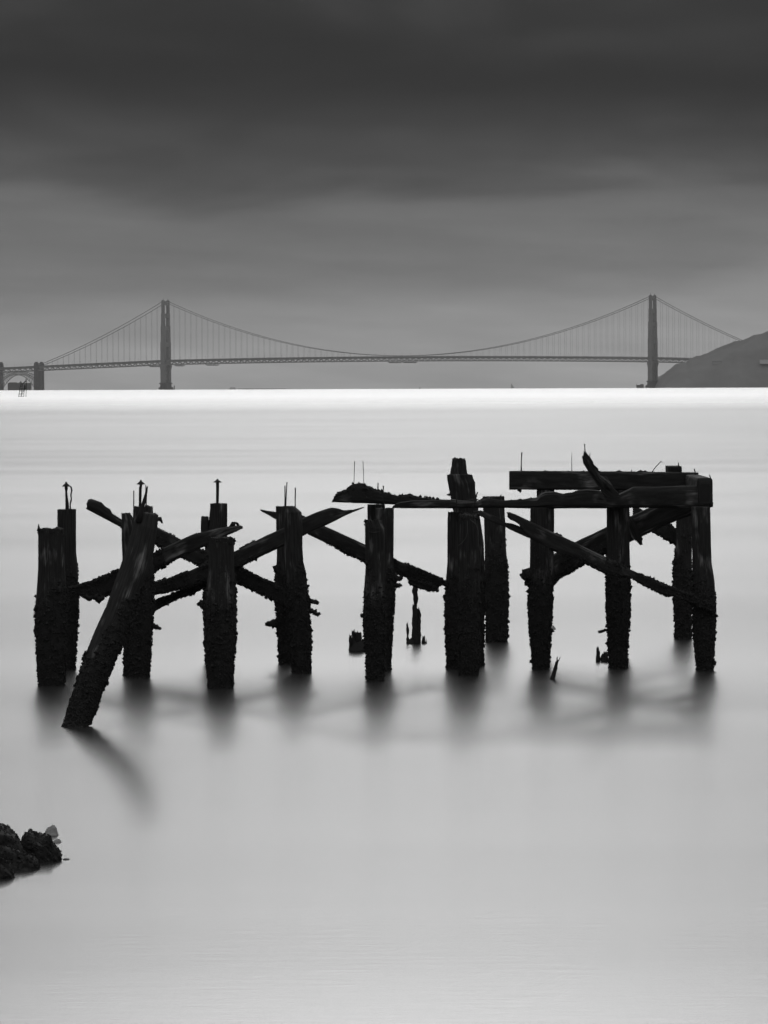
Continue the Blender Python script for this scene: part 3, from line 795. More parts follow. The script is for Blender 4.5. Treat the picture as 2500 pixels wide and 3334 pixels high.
p4, Y4 = piling([(1650, 930, 961), (1668, 924, 981), (1700, 925, 983), (1780, 926, 984), (1830, 928, 988), (1862, 930, 996), (1950, 934, 1005), (2020, 942, 1009), (2100, 948, 1011), (2191, 953, 1009)],
    'front piling of the close pair, bulging to the right, with a pale chipped top', crust_y=1830, seed=18, jag=0.03)
tube('bolt', [(961.5, 1680), (961, 1640), (961.5, 1592), (961.5, 1588)], [3.4, 3.4, 3.4, 5.5], Y4 - .05, p4)
tube('branch_stub', [(1000, 1955), (1020, 1957), (1030, 1962), (1038, 1966)], [22, 15, 14, 8], Y4, p4, M_CRUST)
tube('branch_stub', [(1000, 1985), (1018, 1991), (1032, 1998), (1041, 2002)], [24, 20, 17, 12], Y4, p4, M_CRUST)
tube('knot', [(1008, 2050), (1014, 2052), (1018, 2055)], [16, 13, 6], Y4, p4, M_CRUST)
p4b, Y = piling([(1648, 898, 955), (1700, 899, 958), (1800, 901, 958), (1900, 897, 958), (1960, 896, 958), (2050, 905, 958), (2165, 910, 962)],
    'rear piling of the close pair, with two thin bolts on its level top', crust_y=1850, seed=19, jag=0.015, Y=93.4)
tube('bolt', [(928, 1654), (928, 1620), (927.6, 1585), (927.6, 1581)], [4, 3.5, 3.4, 5], Y, p4b)
tube('bolt', [(930.5, 1654), (932, 1610), (934, 1574), (934, 1570)], [3.4, 3, 3, 4.5], Y, p4b)
tube('branch_stub', [(905, 2030), (885, 2030), (872, 2031), (863, 2033)], [34, 24, 18, 9], Y, p4b, M_CRUST)
tube('knot', [(900, 1852), (894, 1851), (890, 1853)], [28, 22, 12], Y, p4b, M_CRUST)

p5, Y5 = piling([(1695, 1189, 1240), (1720, 1188, 1252), (1850, 1190, 1254), (1930, 1184, 1254), (2000, 1184, 1253), (2070, 1186, 1252), (2140, 1192, 1250), (2217, 1194, 1248)],
    'front left piling of the tight cluster of three under the rotted beam', crust_y=1870, seed=20, jag=0.06)
tube('splinter', [(1189, 1705), (1188.5, 1695), (1188, 1688)], [4, 3, 1], Y5, p5, M_WOOD)
tube('bolt', [(1200, 1733), (1215, 1735), (1232, 1733), (1237, 1732)], [5, 4, 4, 6], Y5 - .25, p5)
tube('knot', [(1186, 2005), (1178, 2004), (1173, 2005)], [18, 14, 9], Y5, p5, M_CRUST)
p5c, Y = piling([(1654, 1222, 1282), (1700, 1222, 1282), (1830, 1224, 1281), (1880, 1224, 1284), (1950, 1224, 1284), (2050, 1222, 1276), (2172, 1222, 1270)],
    'smooth flat-topped right-hand piling of the cluster of three', crust_y=1840, seed=21, jag=0.008, Y=91.0)
tube('bolt', [(1247.5, 1660), (1247.5, 1620), (1248, 1586), (1248, 1581.5)], [3.8, 3.4, 3.4, 4.6], Y - .3, p5c)
tube('weed_clump', [(1280, 1880), (1292, 1884), (1303, 1883), (1309, 1879)], [34, 26, 20, 12], Y, p5c, M_CRUST)
tube('weed_clump', [(1280, 1904), (1293, 1906), (1304, 1905), (1309, 1905)], [22, 16, 14, 9], Y, p5c, M_CRUST)
p5b, Y = piling([(1642, 1196, 1253), (1750, 1197, 1253), (1900, 1200, 1253), (2160, 1204, 1250)],
    'rear piling of the cluster of three, holding up the rotted beam', crust_y=1870, seed=22, jag=0.008, Y=93.4, bits=900)

p6a, Y = piling([(1667, 1459, 1505), (1690, 1457, 1508), (1830, 1456, 1510), (1880, 1452, 1510), (1950, 1449, 1510), (2040, 1450, 1510), (2110, 1453, 1508), (2178, 1456, 1504)],
    'left piling of the wide central group, below the tall broken post', crust_y=1860, seed=23, jag=0.02)
p6b, Y6 = piling([(1675, 1496, 1556), (1750, 1496, 1558), (1850, 1495, 1562), (1950, 1493, 1562), (2060, 1492, 1560), (2130, 1494, 1562), (2199, 1496, 1553)],
    'front piling of the wide central group, with loose wires hanging on its face', crust_y=1850, seed=24, jag=0.06)
for pts in ([(1521, 1695), (1522, 1730), (1517, 1750), (1505, 1766), (1492, 1776)], [(1530, 1692), (1548, 1706), (1556, 1725), (1557, 1762), (1564, 1800), (1563, 1850)], [(1535, 1695), (1553, 1708), (1558, 1735), (1556, 1780)]):
    tube('wire', pts, [1.6] * len(pts), Y6 - .3, p6b, M_CONC, 5)
tube('bolt', [(1554, 1602), (1545, 1640), (1530, 1690)], [3.6, 3.4, 3.4], Y6 + .1, p6b)
tube('bolt', [(1485.5, 1600), (1486, 1640), (1487, 1700)], [3, 3, 3], Y6 + .2, p6b)
post_rows = [(1494, 1474, 1512), (1500, 1473, 1515), (1518, 1471, 1517), (1530, 1468, 1518), (1543, 1467, 1520), (1546, 1457, 1536), (1560, 1458, 1540), (1572, 1460, 1546), (1590, 1463, 1546), (1620, 1469, 1550), (1655, 1475, 1556),
             (1700, 1485, 1564), (1764, 1500, 1576), (1850, 1507, 1578), (1950, 1512, 1578), (2150, 1515, 1572)]
p6d = member('timber_piling', piling_stations(post_rows, 92.6, .7), 'tallest piling, a knotty broken post rising above the beam at the centre', 'piling', GP,
    crust=crust_line(1860, 92.6, 25), seed=25, bits=1800, jag0=0.04, rough=0.010)
tube('splinter', [(1470, 1608), (1460, 1611), (1454, 1611)], [12, 8, 2], 92.4, p6d, M_WOOD)
p6c, Y6c = piling([(1616, 1571, 1642), (1630, 1571, 1642), (1655, 1572, 1642), (1680, 1575, 1643), (1700, 1576, 1645), (1780, 1578, 1646), (1850, 1578, 1651), (1920, 1580, 1655), (2000, 1582, 1653), (2090, 1584, 1650)],
    'farther flat-topped piling just right of the central group', crust_y=1770, seed=26, jag=0.008)
tube('bolt', [(1625, 1620), (1632, 1611)], [3.6, 3.2], Y6c - .1, p6c)

p7, Y = piling([(1652, 1726, 1784), (1750, 1726, 1785), (1850, 1725, 1790), (1900, 1722, 1798), (1970, 1720, 1797), (2060, 1725, 1794), (2120, 1731, 1789), (2179, 1734, 1787)],
    'front piling under the left end of the long beam, beside the forked stick', crust_y=1850, seed=27, jag=0.006)
tube('weed_clump', [(1728, 1872), (1712, 1872), (1702, 1877), (1695, 1880)], [52, 46, 34, 16], Y, p7, M_CRUST)
tube('weed_clump', [(1728, 1892), (1716, 1898), (1712, 1906)], [26, 20, 8], Y, p7, M_CRUST)
tube('knot', [(1724, 1922), (1716, 1925), (1712, 1927)], [12, 8, 4], Y, p7, M_CRUST)
p7b, Y = piling([(1595, 1747, 1804), (1750, 1747, 1804), (1850, 1748, 1803), (1950, 1748, 1796), (2150, 1750, 1785)],
    'rear piling partly hidden behind the left beam support, reaching the upper beam', crust_y=1850, seed=28, jag=0.006, Y=95.0, bits=1200)
p8, Y = piling([(1652, 1974, 2033), (1780, 1975, 2034), (1850, 1975, 2034), (1930, 1973, 2036), (2010, 1976, 2036), (2070, 1979, 2036), (2175, 1984, 2041)],
    'piling under the middle of the long beam, with a pale scraped patch near its top', crust_y=1850, seed=29, jag=0.006)
tube('branch_stub', [(1978, 2050), (1966, 2052), (1955, 2057), (1947, 2056)], [10, 9, 12, 9], Y, p8, M_CRUST)
p8b, Y = piling([(1595, 1992, 2049), (1700, 1992, 2049), (1790, 1994, 2050), (1870, 1994, 2052), (1970, 1994, 2051), (2060, 1992, 2045), (2150, 1990, 2042)],
    'rear piling showing as a dark strip behind the middle beam support', crust_y=1790, seed=30, jag=0.006, Y=95.0, bits=1600)
p9, Y9 = piling([(1650, 2250, 2312), (1750, 2253, 2314), (1830, 2254, 2316), (1900, 2255, 2326), (2000, 2256, 2328), (2080, 2259, 2326), (2150, 2266, 2322), (2183, 2267, 2320)],
    'rightmost front piling carrying the square end of the long beam', crust_y=1850, seed=31, jag=0.006)
tube('knot', [(2318, 2150), (2326, 2156), (2327, 2166)], [14, 12, 8], Y9, p9, M_CRUST)
p9b, Y = piling([(1640, 2202, 2252), (1770, 2200, 2252), (1850, 2193, 2251), (1920, 2192, 2250), (1990, 2196, 2250), (2080, 2199, 2249)],
    'farthest piling, behind the rightmost one, standing in the brighter water', crust_y=1770, seed=32, jag=0.006)

# --- braces and beams (vertical cuts across the picture: x, top, bottom)
def xmember(name, rows, Y, half_d, label, cat, group, seed, crust=None, sq=5.5, bits=0, slope=0.0, nseg=44, **kw):
    st = []
    for i, (x, yt, yb) in enumerate(rows):
        Yy = Y + slope * (x - rows[0][0])
        a, b_ = at(x, yt, Yy), at(x, yb, Yy)
        hh = np.linalg.norm(a - b_) / 2
        st.append(((a + b_) / 2, (a - b_) / 2, np.array((0, min(half_d, max(hh * 1.6, .02)), 0))))
    kw.setdefault('rough', .006)
    return member(name, st, label, cat, group, crust=crust, seed=seed, bits=bits, top='x', sq=sq, nseg=nseg, **kw)
GB = 'diagonal timber braces between the pilings'
def undercrust(x0, x1, seed, thr=0.0, strength=1.0, ramp_=0.6):
    "growth increases between world x of two photo columns"
    def f(P):
        w = (fbm(P * 4.0, 3, seed) - .5) * 1.2
        q = (P[:, 2] - z_of[seed](P[:, 0]))
        return np.clip(((P[:, 0] - x0) / (x1 - x0)) + w * .5, 0, 1) * strength
    return f
def xcr(px0, px1, Y, seed, s=1.0):
    a, b_ = at(px0, 1800, Y)[0], at(px1, 1800, Y)[0]
    def f(P):
        w = (fbm(P * 4.0, 3, seed) - .5) * .8
        return np.clip((P[:, 0] - a) / (b_ - a) + w, 0, 1) * s
    return f
def zcr(py, Y, seed, soft=.2, s=1.0):
    return crust_line(py, Y, seed, soft, strength=s)

xmember('diagonal_brace', [(283, 1640, 1652), (288, 1627, 1659), (296, 1624, 1664), (330, 1636, 1682), (344, 1650, 1690), (358, 1658, 1697), (366, 1673, 1702), (396, 1692, 1718), (424, 1700, 1733), (470, 1714, 1755), (514, 1718, 1776),
    (590, 1757, 1813), (650, 1786, 1843), (765, 1838, 1894), (850, 1882, 1934), (893, 1900, 1955), (925, 1922, 1966)], 92.2, .09,
    'brace running down right from the rotten knobbly tip above the leaning log', 'brace', GB, 41, zcr(1800, 92, 41), bits=1800, jag0=.04)
b2_ = xmember('diagonal_brace', [(226, 1914, 1920), (242, 1910, 1930), (262, 1904, 1937), (285, 1897, 1950), (300, 1893, 1944), (320, 1884, 1960), (335, 1876, 1944), (384, 1854, 1922), (440, 1828, 1894), (493, 1802, 1864), (580, 1762, 1819),
    (635, 1738, 1793), (662, 1733, 1781), (702, 1723, 1761), (741, 1715, 1743), (772, 1711, 1730), (784, 1711, 1723), (790, 1715, 1721)], 90.5, .08,
    'brace rising from the weed-hung left end past the leaning log to the square-topped piling', 'brace', GB, 42, zcr(1845, 90.5, 42), bits=2400, jag0=.03, jag1=.01)
tube('rotten_lump', [(748, 1716), (756, 1708), (766, 1704), (778, 1710)], [8, 15, 13, 6], 90.5, b2_, M_CRUST)
tube('weed_clump', [(278, 1938), (284, 1946), (294, 1948), (302, 1942)], [16, 18, 16, 10], 90.4, b2_, M_CRUST)
tube('weed_clump', [(306, 1940), (318, 1950), (328, 1952), (338, 1940)], [16, 24, 20, 10], 90.4, b2_, M_CRUST)
b3_ = xmember('diagonal_brace', [(497, 1898, 1934), (530, 1890, 1927), (560, 1882, 1922), (600, 1866, 1912), (647, 1845, 1900), (763, 1795, 1850), (861, 1747, 1806), (922, 1720, 1778), (984, 1689, 1746), (1030, 1669, 1722), (1060, 1658, 1711), (1078, 1653, 1702),
    (1086, 1654, 1698), (1100, 1656, 1691), (1118, 1662, 1681), (1150, 1660, 1667), (1176, 1653, 1657), (1184, 1651, 1653)], 91.8, .08,
    'brace rising through the close pair of pilings to a long torn point', 'brace', GB, 43, zcr(1825, 91.8, 43), bits=2400, jag0=.03, jag1=.03)
xmember('broken_brace', [(497, 1960, 1988), (520, 1950, 1978), (560, 1938, 1956), (586, 1924, 1942), (620, 1912, 1934), (650, 1900, 1918), (676, 1890, 1908)], 92.0, .05,
    'thin weed-covered broken brace below the one behind the grooved piling', 'brace', GB, 44, zcr(1700, 92, 44), bits=1500, jag0=.02)
xmember('diagonal_brace', [(848, 1659, 1663), (870, 1663, 1675), (899, 1667, 1692), (962, 1667, 1720), (1003, 1686, 1740), (1061, 1714, 1768), (1188, 1772, 1830), (1281, 1818, 1864), (1330, 1840, 1878), (1372, 1857, 1894), (1402, 1870, 1908), (1425, 1880, 1905), (1442, 1890, 1902), (1455, 1900, 1908)], 94.2, .08,
    'brace running down right behind the close pair to the central group', 'brace', GB, 45, zcr(1815, 94, 45), bits=2600, jag0=.01, jag1=.03)
xmember('broken_brace', [(1330, 1885, 1896), (1360, 1893, 1910), (1395, 1903, 1922), (1415, 1910, 1922), (1424, 1915, 1920)], 94.1, .05,
    'short barnacled splinter under the end of the brace left of the centre group', 'brace', GB, 46, zcr(1700, 94, 46), bits=900, jag1=.02)
xmember('diagonal_brace', [(1653, 1669, 1683), (1662, 1669, 1692), (1676, 1674, 1698), (1690, 1680, 1708), (1706, 1688, 1736), (1726, 1697, 1754), (1804, 1735, 1791), (1870, 1766, 1818), (1900, 1780, 1830), (1970, 1812, 1866), (2010, 1834, 1874), (2055, 1855, 1882), (2110, 1882, 1912), (2168, 1907, 1938),
    (2194, 1916, 1938), (2253, 1939, 1962), (2300, 1961, 1984), (2326, 1974, 1990)], 90.6, .10,
    'long front brace falling right from a toothed end across the beam supports', 'brace', GB, 47, zcr(1830, 90.6, 47), bits=2600, jag0=.05, jag1=.01)
xmember('broken_brace', [(1541, 1664, 1669), (1566, 1662, 1681), (1590, 1673, 1693), (1620, 1686, 1706), (1646, 1702, 1716), (1664, 1704, 1726), (1690, 1713, 1738), (1712, 1716, 1748), (1726, 1722, 1754)], 90.9, .05,
    'thin split board bridging the central group and the long front brace', 'brace', GB, 48, bits=0, jag0=.03)
xmember('diagonal_brace', [(1760, 1840, 1935), (1790, 1812, 1915), (1822, 1792, 1880), (1852, 1776, 1864), (1889, 1757, 1842), (1930, 1738, 1820), (1972, 1717, 1800), (2031, 1692, 1772), (2060, 1678, 1760), (2103, 1658, 1740), (2150, 1640, 1717), (2200, 1625, 1695), (2262, 1600, 1672)], 96.2, .12,
    'broad dark brace rising right behind the middle beam support to the beam end', 'brace', GB, 49, zcr(1810, 96, 49), bits=3000, jag0=.05)
xmember('diagonal_brace', [(2060, 1640, 1690), (2124, 1680, 1730), (2177, 1706, 1758), (2200, 1723, 1773), (2225, 1736, 1786)], 102.4, .08,
    'short far brace falling to the farthest piling at the right', 'brace', GB, 50, zcr(1730, 102, 50), bits=700)

GC = 'horizontal beams left on top of the pilings'
beam1 = xmember('rotted_beam', [(1082, 1630, 1634), (1090, 1616, 1635), (1104, 1603, 1636), (1125, 1596, 1637), (1142, 1582, 1637), (1150, 1577, 1638), (1172, 1575, 1638), (1190, 1580, 1639), (1206, 1588, 1640), (1222, 1593, 1640), (1240, 1600, 1641),
    (1268, 1606, 1642), (1290, 1613, 1643), (1312, 1612, 1643), (1330, 1610, 1644), (1366, 1618, 1644), (1420, 1626, 1645), (1477, 1627, 1645), (1510, 1632, 1645)], 92.8, .16,
    'rotted left-hand beam with a crumbling hump and two hair-thin upright rods', 'beam', GC, 51, bits=160, rough=.010, jag0=.02, bump=.024, sq=5.0, crust=lambda P: np.clip((P[:, 2] - at(1300, 1622, 92.8)[2]) / .05, 0, 1))
tube('rod', [(1152, 1582), (1153, 1545), (1154.5, 1502)], [1.9, 1.7, 2.2], 92.8, beam1)
tube('rod', [(1184.5, 1582), (1183.5, 1545), (1181.5, 1502)], [1.9, 1.7, 2.2], 92.8, beam1)
tube('bolt', [(1230.5, 1600), (1230.5, 1580), (1230.5, 1573)], [4, 3.2, 3.6], 92.8, beam1)
for k in range(26):           # crumbs of rot along the top
    x = rs.uniform(1150, 1450); yt = np.interp(x, [1150, 1190, 1240, 1290, 1330, 1450], [1578, 1581, 1601, 1614, 1611, 1627])
    w_ = rs.uniform(3, 11); tube('rotten_lump', [(x - w_ / 2, yt + 2), (x, yt - rs.uniform(0, 3)), (x + w_ / 2, yt + 2)], [w_ * .4, w_ * .9, w_ * .4], 92.8 + rs.uniform(-.1, .1), beam1, M_WOOD)
beam2 = xmember('long_beam', [(1278, 1650, 1654), (1290, 1641, 1654), (1302, 1637, 1654), (1345, 1631, 1654), (1420, 1629, 1654), (1475, 1626, 1654), (1505, 1630, 1654), (1556, 1632, 1654), (1572, 1622, 1654), (1640, 1630, 1654), (1700, 1626, 1654),
    (1748, 1620, 1654), (1760, 1607, 1654), (1775, 1601, 1654), (1804, 1600, 1654), (1830, 1607, 1654), (1864, 1602, 1654), (1880, 1596, 1654), (1910, 1593, 1654), (1952, 1596, 1654), (1990, 1610, 1654), (2015, 1608, 1654), (2040, 1596, 1654), (2062, 1585, 1654), (2150, 1584, 1655), (2270, 1583, 1655)], 91.4, .16,
    'long lower beam, thin and eaten away on the left, full depth at the right', 'beam', GC, 52, sq=5.0, rough=.008, jag0=.02)
for k in range(16):
    x = rs.uniform(1400, 1760); w_ = rs.uniform(4, 14); yt = np.interp(x, [1400, 1505, 1572, 1640, 1748], [1629, 1630, 1624, 1630, 1621])
    tube('rotten_lump', [(x - w_, yt + 3), (x, yt), (x + w_, yt + 2.5)], [2, w_ * .5, 2], 91.4 + rs.uniform(-.1, .1), beam2, M_WOOD)
beam3 = xmember('upper_beam', [(1658, 1534, 1594), (1700, 1533, 1594), (1900, 1534, 1595), (2100, 1536, 1596), (2272, 1538, 1597)], 95.0, .17,
    'squared upper beam with scraped streaks, set on the rear pilings at the right', 'beam', GC, 53, sq=9.0, rough=.004)
tube('bolt', [(1697, 1536), (1697, 1510), (1698.5, 1480), (1698.5, 1473)], [5, 3.0, 3.6, 5], 95.0, beam3)
tube('rod', [(1862, 1536), (1861, 1505), (1861.5, 1473)], [2.4, 1.8, 1.2], 95.0, beam3)
tube('bent_nail', [(2122, 1538), (2133, 1522), (2152, 1502), (2156, 1506)], [2.8, 2.6, 2.4, 1.6], 95.0, beam3)
tube('bolt', [(2056, 1538), (2056, 1529)], [3, 2], 95.0, beam3)
tube('bolt', [(2267, 1556), (2263, 1540), (2260, 1526)], [5, 3.6, 2.4], 94.7, beam3)
tube('drip_lump', [(1688, 1592), (1694, 1600), (1694, 1604)], [16, 9, 4], 94.9, beam3, M_WOOD)
for x, w_ in ((1775, 22), (1808, 6), (1850, 8), (1900, 16), (1945, 14), (2015, 26), (2085, 30), (2100, 20)):
    tube('rotten_lump', [(x - w_ / 2, 1537), (x, 1533.5), (x + w_ / 2, 1537)], [2, 7 if w_ > 20 else 5, 2], 95.0, beam3, M_WOOD)
def sqpost(name, x0, x1, y0, y1, Ya, Yb, label, cat, group, seed):
    "squared timber running away from the viewer"
    st = []
    for Yy in np.linspace(Ya, Yb, 5):
        a, b_ = at(x0, y0, Ya), at(x1, y1, Ya); c = (a + b_) / 2; c[1] = Yy
        st.append((c, np.array((abs(b_[0] - a[0]) / 2, 0, 0)), np.array((0, 0, abs(a[2] - b_[2]) / 2))))
    return member(name, st, label, cat, group, seed=seed, top='x', sq=9.0, nseg=40, step=.05, rough=.005)
ce_ = sqpost('cross_beam', 2269, 2320, 1557, 1653, 91.25, 96.0, 'dark square-ended crosswise beam at the far right corner of the pier', 'beam', GC, 54)
tube('splinter', [(2318, 1635), (2319, 1650), (2319.5, 1646)], [8, 4, 1], 91.2, ce_, M_WOOD)
tube('bolt', [(2313, 1558), (2311, 1550), (2309, 1545)], [4, 3, 1.8], 91.5, ce_)
cb2 = sqpost('beam_offcut', 2175, 2220, 1518, 1540, 95.2, 96.2, 'short square block sitting on top of the upper beam near its right end', 'timber block', None, 55)
tube('bolt', [(2214, 1538), (2210, 1520), (2208, 1506)], [6, 4, 2.4], 95.0, cb2)

# leaning plank over the beams: a solid with the split outline, 6 cm thick, plus grain ridges
def slab(name, outline, Y, th_, label, cat, seed, tilt=0.0, mat=M_WOOD):
    P_ = [at(x, y, Y + (y - outline[0][1]) * tilt) for x, y in outline]
    n = len(P_); org = P_[0]
    r_ = np.random.RandomState(seed)
    front = [p + np.array((0, -th_ / 2 + r_.uniform(-.008, .008), 0)) for p in P_]; bk = [p + np.array((0, th_ / 2, 0)) for p in P_]
    V = np.array(front + bk) - org
    F = [list(range(n))[::-1], [n + i for i in range(n)]] + [[i, (i + 1) % n, n + (i + 1) % n, n + i] for i in range(n)]
    d = np.array(P_[n // 2]) - P_[0]; d /= np.linalg.norm(d); e_ = np.cross(d, (0, 1, 0))
    g = np.stack((V @ e_, V @ d + seed, V[:, 1]), 1)
    o = link(name, new_mesh(name, V, F, mat, False, {'grain': ('FLOAT_VECTOR', g), 'crust': ('FLOAT', np.zeros(len(V)))}), None, org)
    return o
root = empty('broken_plank', at(1980, 1610, 91.1))
tag(root, 'splintered pale plank leaning left over the two right-hand beams, nail in its tip', 'plank')
def sub(o, name):
    o.location = Vector(o.location) - root_.location; o.parent = root_; o.name = name
root_ = root
sub(slab('board', [(1894.5, 1484), (1899, 1483), (1900.5, 1470), (1907, 1471), (1915, 1482), (1921, 1488), (1930, 1503), (1933, 1512), (1948, 1526), (1947, 1531), (1955, 1534), (1952, 1546), (1963, 1552), (1974, 1551), (1984, 1566), (1993, 1580),
    (2000, 1592), (2010, 1602), (2016, 1611), (2010, 1616), (1995, 1617), (1985, 1620), (1969, 1618), (1950, 1588), (1926, 1551), (1912, 1530), (1899, 1510)], 91.1, .07, None, None, 3, .0), 'board')
sub(slab('splinter', [(1909, 1494), (1916, 1500), (1933, 1528), (1955, 1560), (1972, 1592), (1966, 1590), (1944, 1562), (1922, 1528)], 91.04, .05, None, None, 5), 'splinter')
sub(slab('splinter', [(1970, 1562), (1980, 1572), (1992, 1590), (1985, 1592), (1974, 1582)], 91.03, .06, None, None, 6), 'splinter')
tube('nail', [(1905, 1478), (1904, 1460), (1903.5, 1450), (1903.5, 1446)], [3, 2.8, 2.8, 5], 91.1, root)
tube('nail', [(1919, 1488), (1921, 1478), (1921, 1473)], [3, 2, 1], 91.15, root)
root2 = empty('hanging_plank', at(2035, 1660, 94.2)); root_ = root2
tag(root2, 'frayed plank end hanging below the beams beside the broad dark brace', 'plank')
sub(slab('board', [(2034, 1640), (2048, 1640), (2050, 1680), (2062, 1690), (2080, 1722), (2084, 1742), (2092, 1752), (2090, 1764), (2092, 1773), (2083, 1775), (2072, 1762), (2064, 1758), (2056, 1748), (2050, 1730), (2040, 1700), (2036, 1686)], 95.8, .07, None, None, 8), 'board')

# --- small remains in the water
def stub(name, base_y, blobs, label, cat, mat=M_CRUST, group=None):
    Y = ground(blobs[0][0][0][0], base_y); r0 = empty(name, (at(blobs[0][0][0][0], base_y, Y)[0], Y, 0)); tag(r0, label, cat, group)
    for k, (pts, ws) in enumerate(blobs):
        st = []
        for (p, w_) in zip(pts, ws):
            c = at(p[0], p[1], Y + (p[2] if len(p) > 2 else 0)); h = w_ * TH * Y / 2
            st.append((c, np.array((h, 0, 0)), np.array((0, h, 0))))
        c = st[-1][0].copy(); c[2] = -.5; st.append((c, st[-1][1], st[-1][2]))
        V, F, A, nrm, cr_ = loft(st, nseg=22, step=.02, jag0=.07, rough=.008, crust=lambda P: np.ones(len(P)), seed=60 + k + int(base_y), bump=.02)
        link('stake', new_mesh('stake', V - np.array(r0.location), F, M_WOOD, True, A), r0)
    return r0
stub('piling_stump', 2121, [([(1166, 2088), (1168, 2100), (1168, 2118)], [26, 40, 56]), ([(1140, 2070), (1141, 2095), (1142, 2118)], [5, 8, 12]), ([(1151, 2055), (1152, 2080), (1152, 2118)], [8, 10, 14]),
    ([(1161, 2059), (1162, 2080), (1162, 2118)], [9, 12, 14]), ([(1171, 2062), (1171, 2090), (1172, 2118)], [12, 14, 16]), ([(1182, 2086), (1184, 2100), (1184, 2118)], [6, 12, 18])],
    'low jagged stump at the waterline left of the cluster of three pilings', 'stump')
stub('broken_stake', 2095, [([(1352, 1900), (1350, 1925), (1353, 1950), (1352, 1968)], [14, 17, 14, 8]), ([(1347, 1970), (1352, 1990), (1351, 2040), (1353, 2090)], [9, 15, 18, 21]),
    ([(1362, 1984), (1365, 2000), (1362, 2040), (1361, 2090)], [6, 9, 11, 13]), ([(1326, 2032), (1326, 2040), (1327, 2070), (1328, 2092)], [5, 5, 6, 8]),
    ([(1345, 2076), (1342, 2084), (1338, 2092)], [8, 20, 30]), ([(1379, 2074), (1379, 2082), (1378, 2092)], [4, 9, 13]), ([(1387, 2083), (1387, 2088), (1387, 2093)], [2, 4, 5])],
    'narrow eroded stake standing alone under the brace left of the centre group', 'stake')
stk = stub('forked_stick', 2211, [([(1814, 2152), (1809, 2175), (1802, 2200), (1797, 2214)], [7, 9, 14, 15])], 'small slanting forked stick beside the left beam support', 'stick')
Yk = ground(1814, 2211)
tube('prong', [(1814, 2155), (1813, 2144), (1816, 2137)], [6, 4, 1.5], Yk, stk, M_WOOD); tube('prong', [(1815, 2156), (1820, 2148), (1825, 2137)], [4, 3, 1.2], Yk, stk, M_WOOD)
stub('piling_stump', 2154, [([(1945, 2111), (1947, 2125), (1947, 2150)], [5, 9, 12]), ([(1962, 2130), (1962, 2140), (1962, 2150)], [4, 9, 14]), ([(1970, 2126), (1970, 2138), (1968, 2150)], [8, 14, 20])],
    'two-pronged rotten stump at the waterline left of the middle beam support', 'stump')

# --- rocks
def ico(n):
    import bmesh
    bm = bmesh.new(); bmesh.ops.create_icosphere(bm, subdivisions=n, radius=1.0)
    v = np.array([x.co[:] for x in bm.verts]); f = [[q.index for q in g.verts] for g in bm.faces]; bm.free(); return v, f
ICO5 = ico(5); ICO4 = ico(4)
def rock(cx, y_top, y_bot, w, label, mat, seed, ico_=ICO5, amp=.28, group=None, squash=1.0, dY=0):
    Y = ground(cx, y_bot) + dY; s = TH * Y
    v, f = ico_; v = v.copy()
    hgt = at(cx, y_top, Y)[2]; rx = w * s / 2; ry = rx * .8 * squash
    d = 1 + (fbm(v * 1.6 + seed * 3.3, 3, seed) - .5) * 2 * amp + (fbm(v * 6 + seed, 4, seed + 3) - .5) * amp * .7 - np.clip(.5 - worley(v * 5 + seed, seed), 0, 1) * amp * .35
    v = v * d[:, None]; v = np.sign(v) * np.abs(v) ** .92
    v[:, 0] *= rx; v[:, 1] *= ry; v[:, 2] *= hgt * .62 ; v[:, 2] += hgt - v[:, 2].max()
    o = link('rock', new_mesh('rock', v, f, mat), None, (at(cx, y_bot, Y)[0], Y, 0)); tag(o, label, 'rock', group)
    return o
def boulder(rows, base_px, base_py, hd, label, seed, bits=1800, mat=None, k=1.0):
    Y = ground(base_px, base_py); st = []
    for i, (x, yt) in enumerate(rows):
        a, b_ = at(x, yt, Y), at(x, base_py, Y); b_[2] = -.25
        e = math.sin(math.pi * (i + .6) / (len(rows) + .2)) ** .6
        st.append(((a + b_) / 2, (a - b_) / 2, np.array((0, hd * e, 0))))
    V, F, A, nrm, cr_ = loft(st, nseg=72, sq=2.3, step=.012, rough=.03 * k, crust=lambda P: np.ones(len(P)), seed=seed, bump=.022 * k)
    extra = (fbm(V * 4 + seed, 5, seed) - .5)[:, None] * .10 * k; V = V + extra * np.array((.5, -1, 1)) * (V[:, 2:3] > .02)
    org = at(base_px, base_py, Y); org[2] = 0
    o = link('rock', new_mesh('rock', V - org, F, mat or M_ROCK, True), None, org); tag(o, label, 'rock')
    if not bits: return o
    q = crust_bits(V[:len(nrm)] - org, nrm, cr_, bits, seed, (.005, .013))
    w_ = link('seaweed', new_mesh('seaweed', q[0], q[1], M_ROCK, False), o); tag(w_, kind='stuff')
boulder([(-170, 2700), (-120, 2672), (-60, 2670), (-20, 2678), (0, 2684), (20, 2692), (43, 2705), (56, 2718), (64, 2735), (76, 2762), (90, 2800)], 0, 2812, .45,
    'big dark weedy boulder cut by the left edge of the picture', 3)
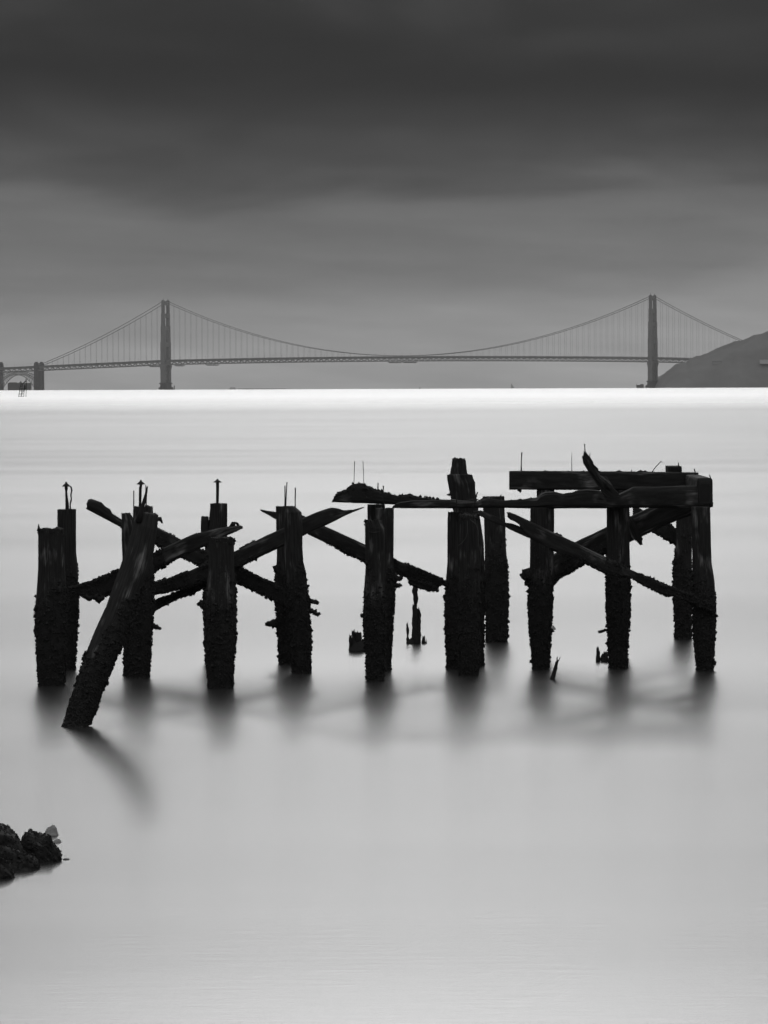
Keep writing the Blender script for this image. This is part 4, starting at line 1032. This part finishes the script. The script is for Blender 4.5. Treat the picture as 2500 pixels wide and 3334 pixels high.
boulder([(56, 2790), (66, 2750), (76, 2730), (84, 2717), (96, 2709), (120, 2720), (145, 2731), (163, 2746), (174, 2764), (188, 2781), (197, 2796), (202, 2812)], 120, 2800, .30,
    'dark weedy boulder with a peaked top, sloping down to the right', 8)
boulder([(-120, 2760), (-60, 2748), (0, 2762), (40, 2768), (80, 2780), (110, 2790), (122, 2806), (130, 2828)], 40, 2828, .24,
    'broad low dark rock at the waterline in front of the two boulders', 5)
boulder([(-120, 2800), (-60, 2785), (0, 2798), (26, 2812), (40, 2830), (46, 2858)], 0, 2856, .2,
    'lowest dark rock of the outcrop, at the left edge nearest the viewer', 9, 900)
boulder([(144, 2720), (147, 2710), (151, 2702), (156, 2694), (163, 2693), (169, 2688), (175, 2687), (180, 2691), (184, 2695), (187, 2706), (191, 2719)], 168, 2720, .07,
    'grey wave-washed rock standing off behind the dark boulders', 20, 0, M_WASHED, .35)
boulder([(166, 2744), (174, 2738), (181, 2733), (187, 2730), (193, 2732), (201, 2742)], 183, 2743, .06, 'low grey rock between the standing rock and the boulders', 21, 0, M_WASHED, .3)
rock(193, 2767, 2773, 16, 'tiny grey rock tip above the right end of the boulders', M_WASHED, 22, ICO4, .2)
rock(216, 2793, 2799, 22, 'tiny flat grey rock farthest right of the outcrop', M_WASHED, 23, ICO4, .2)
Yr = ground(1802, 2048)
pr = rock(1802, 2042, 2049, 15, 'small pointed grey rock tip right of the left beam support', M_WASHED, 24, ICO4, .15)
pm = MB(); pm.frustum((0, 0, .0), .045, (-.005, 0, at(1802, 2035, Yr)[2]), .008, 8); pm.build('point', M_WASHED, pr)

# ------------------------------------------------------------------ haze: one even, pale box round everything
hm = bpy.data.materials.new('haze_air'); hm.use_nodes = True; t = hm.node_tree; t.nodes.clear()
pv = N(t, 'ShaderNodeVolumePrincipled'); pv.inputs['Color'].default_value = (0.92, 0.92, 0.92, 1)
pv.inputs['Density'].default_value = HAZE_DENSITY; pv.inputs['Anisotropy'].default_value = 0.0
mo = N(t, 'ShaderNodeOutputMaterial'); t.links.new(pv.outputs[0], mo.inputs['Volume'])
mb = MB(); mb.box((0, 7175, 118), (11800, 17450, 284))
hz = mb.build('haze', hm); tag(hz, kind='stuff')
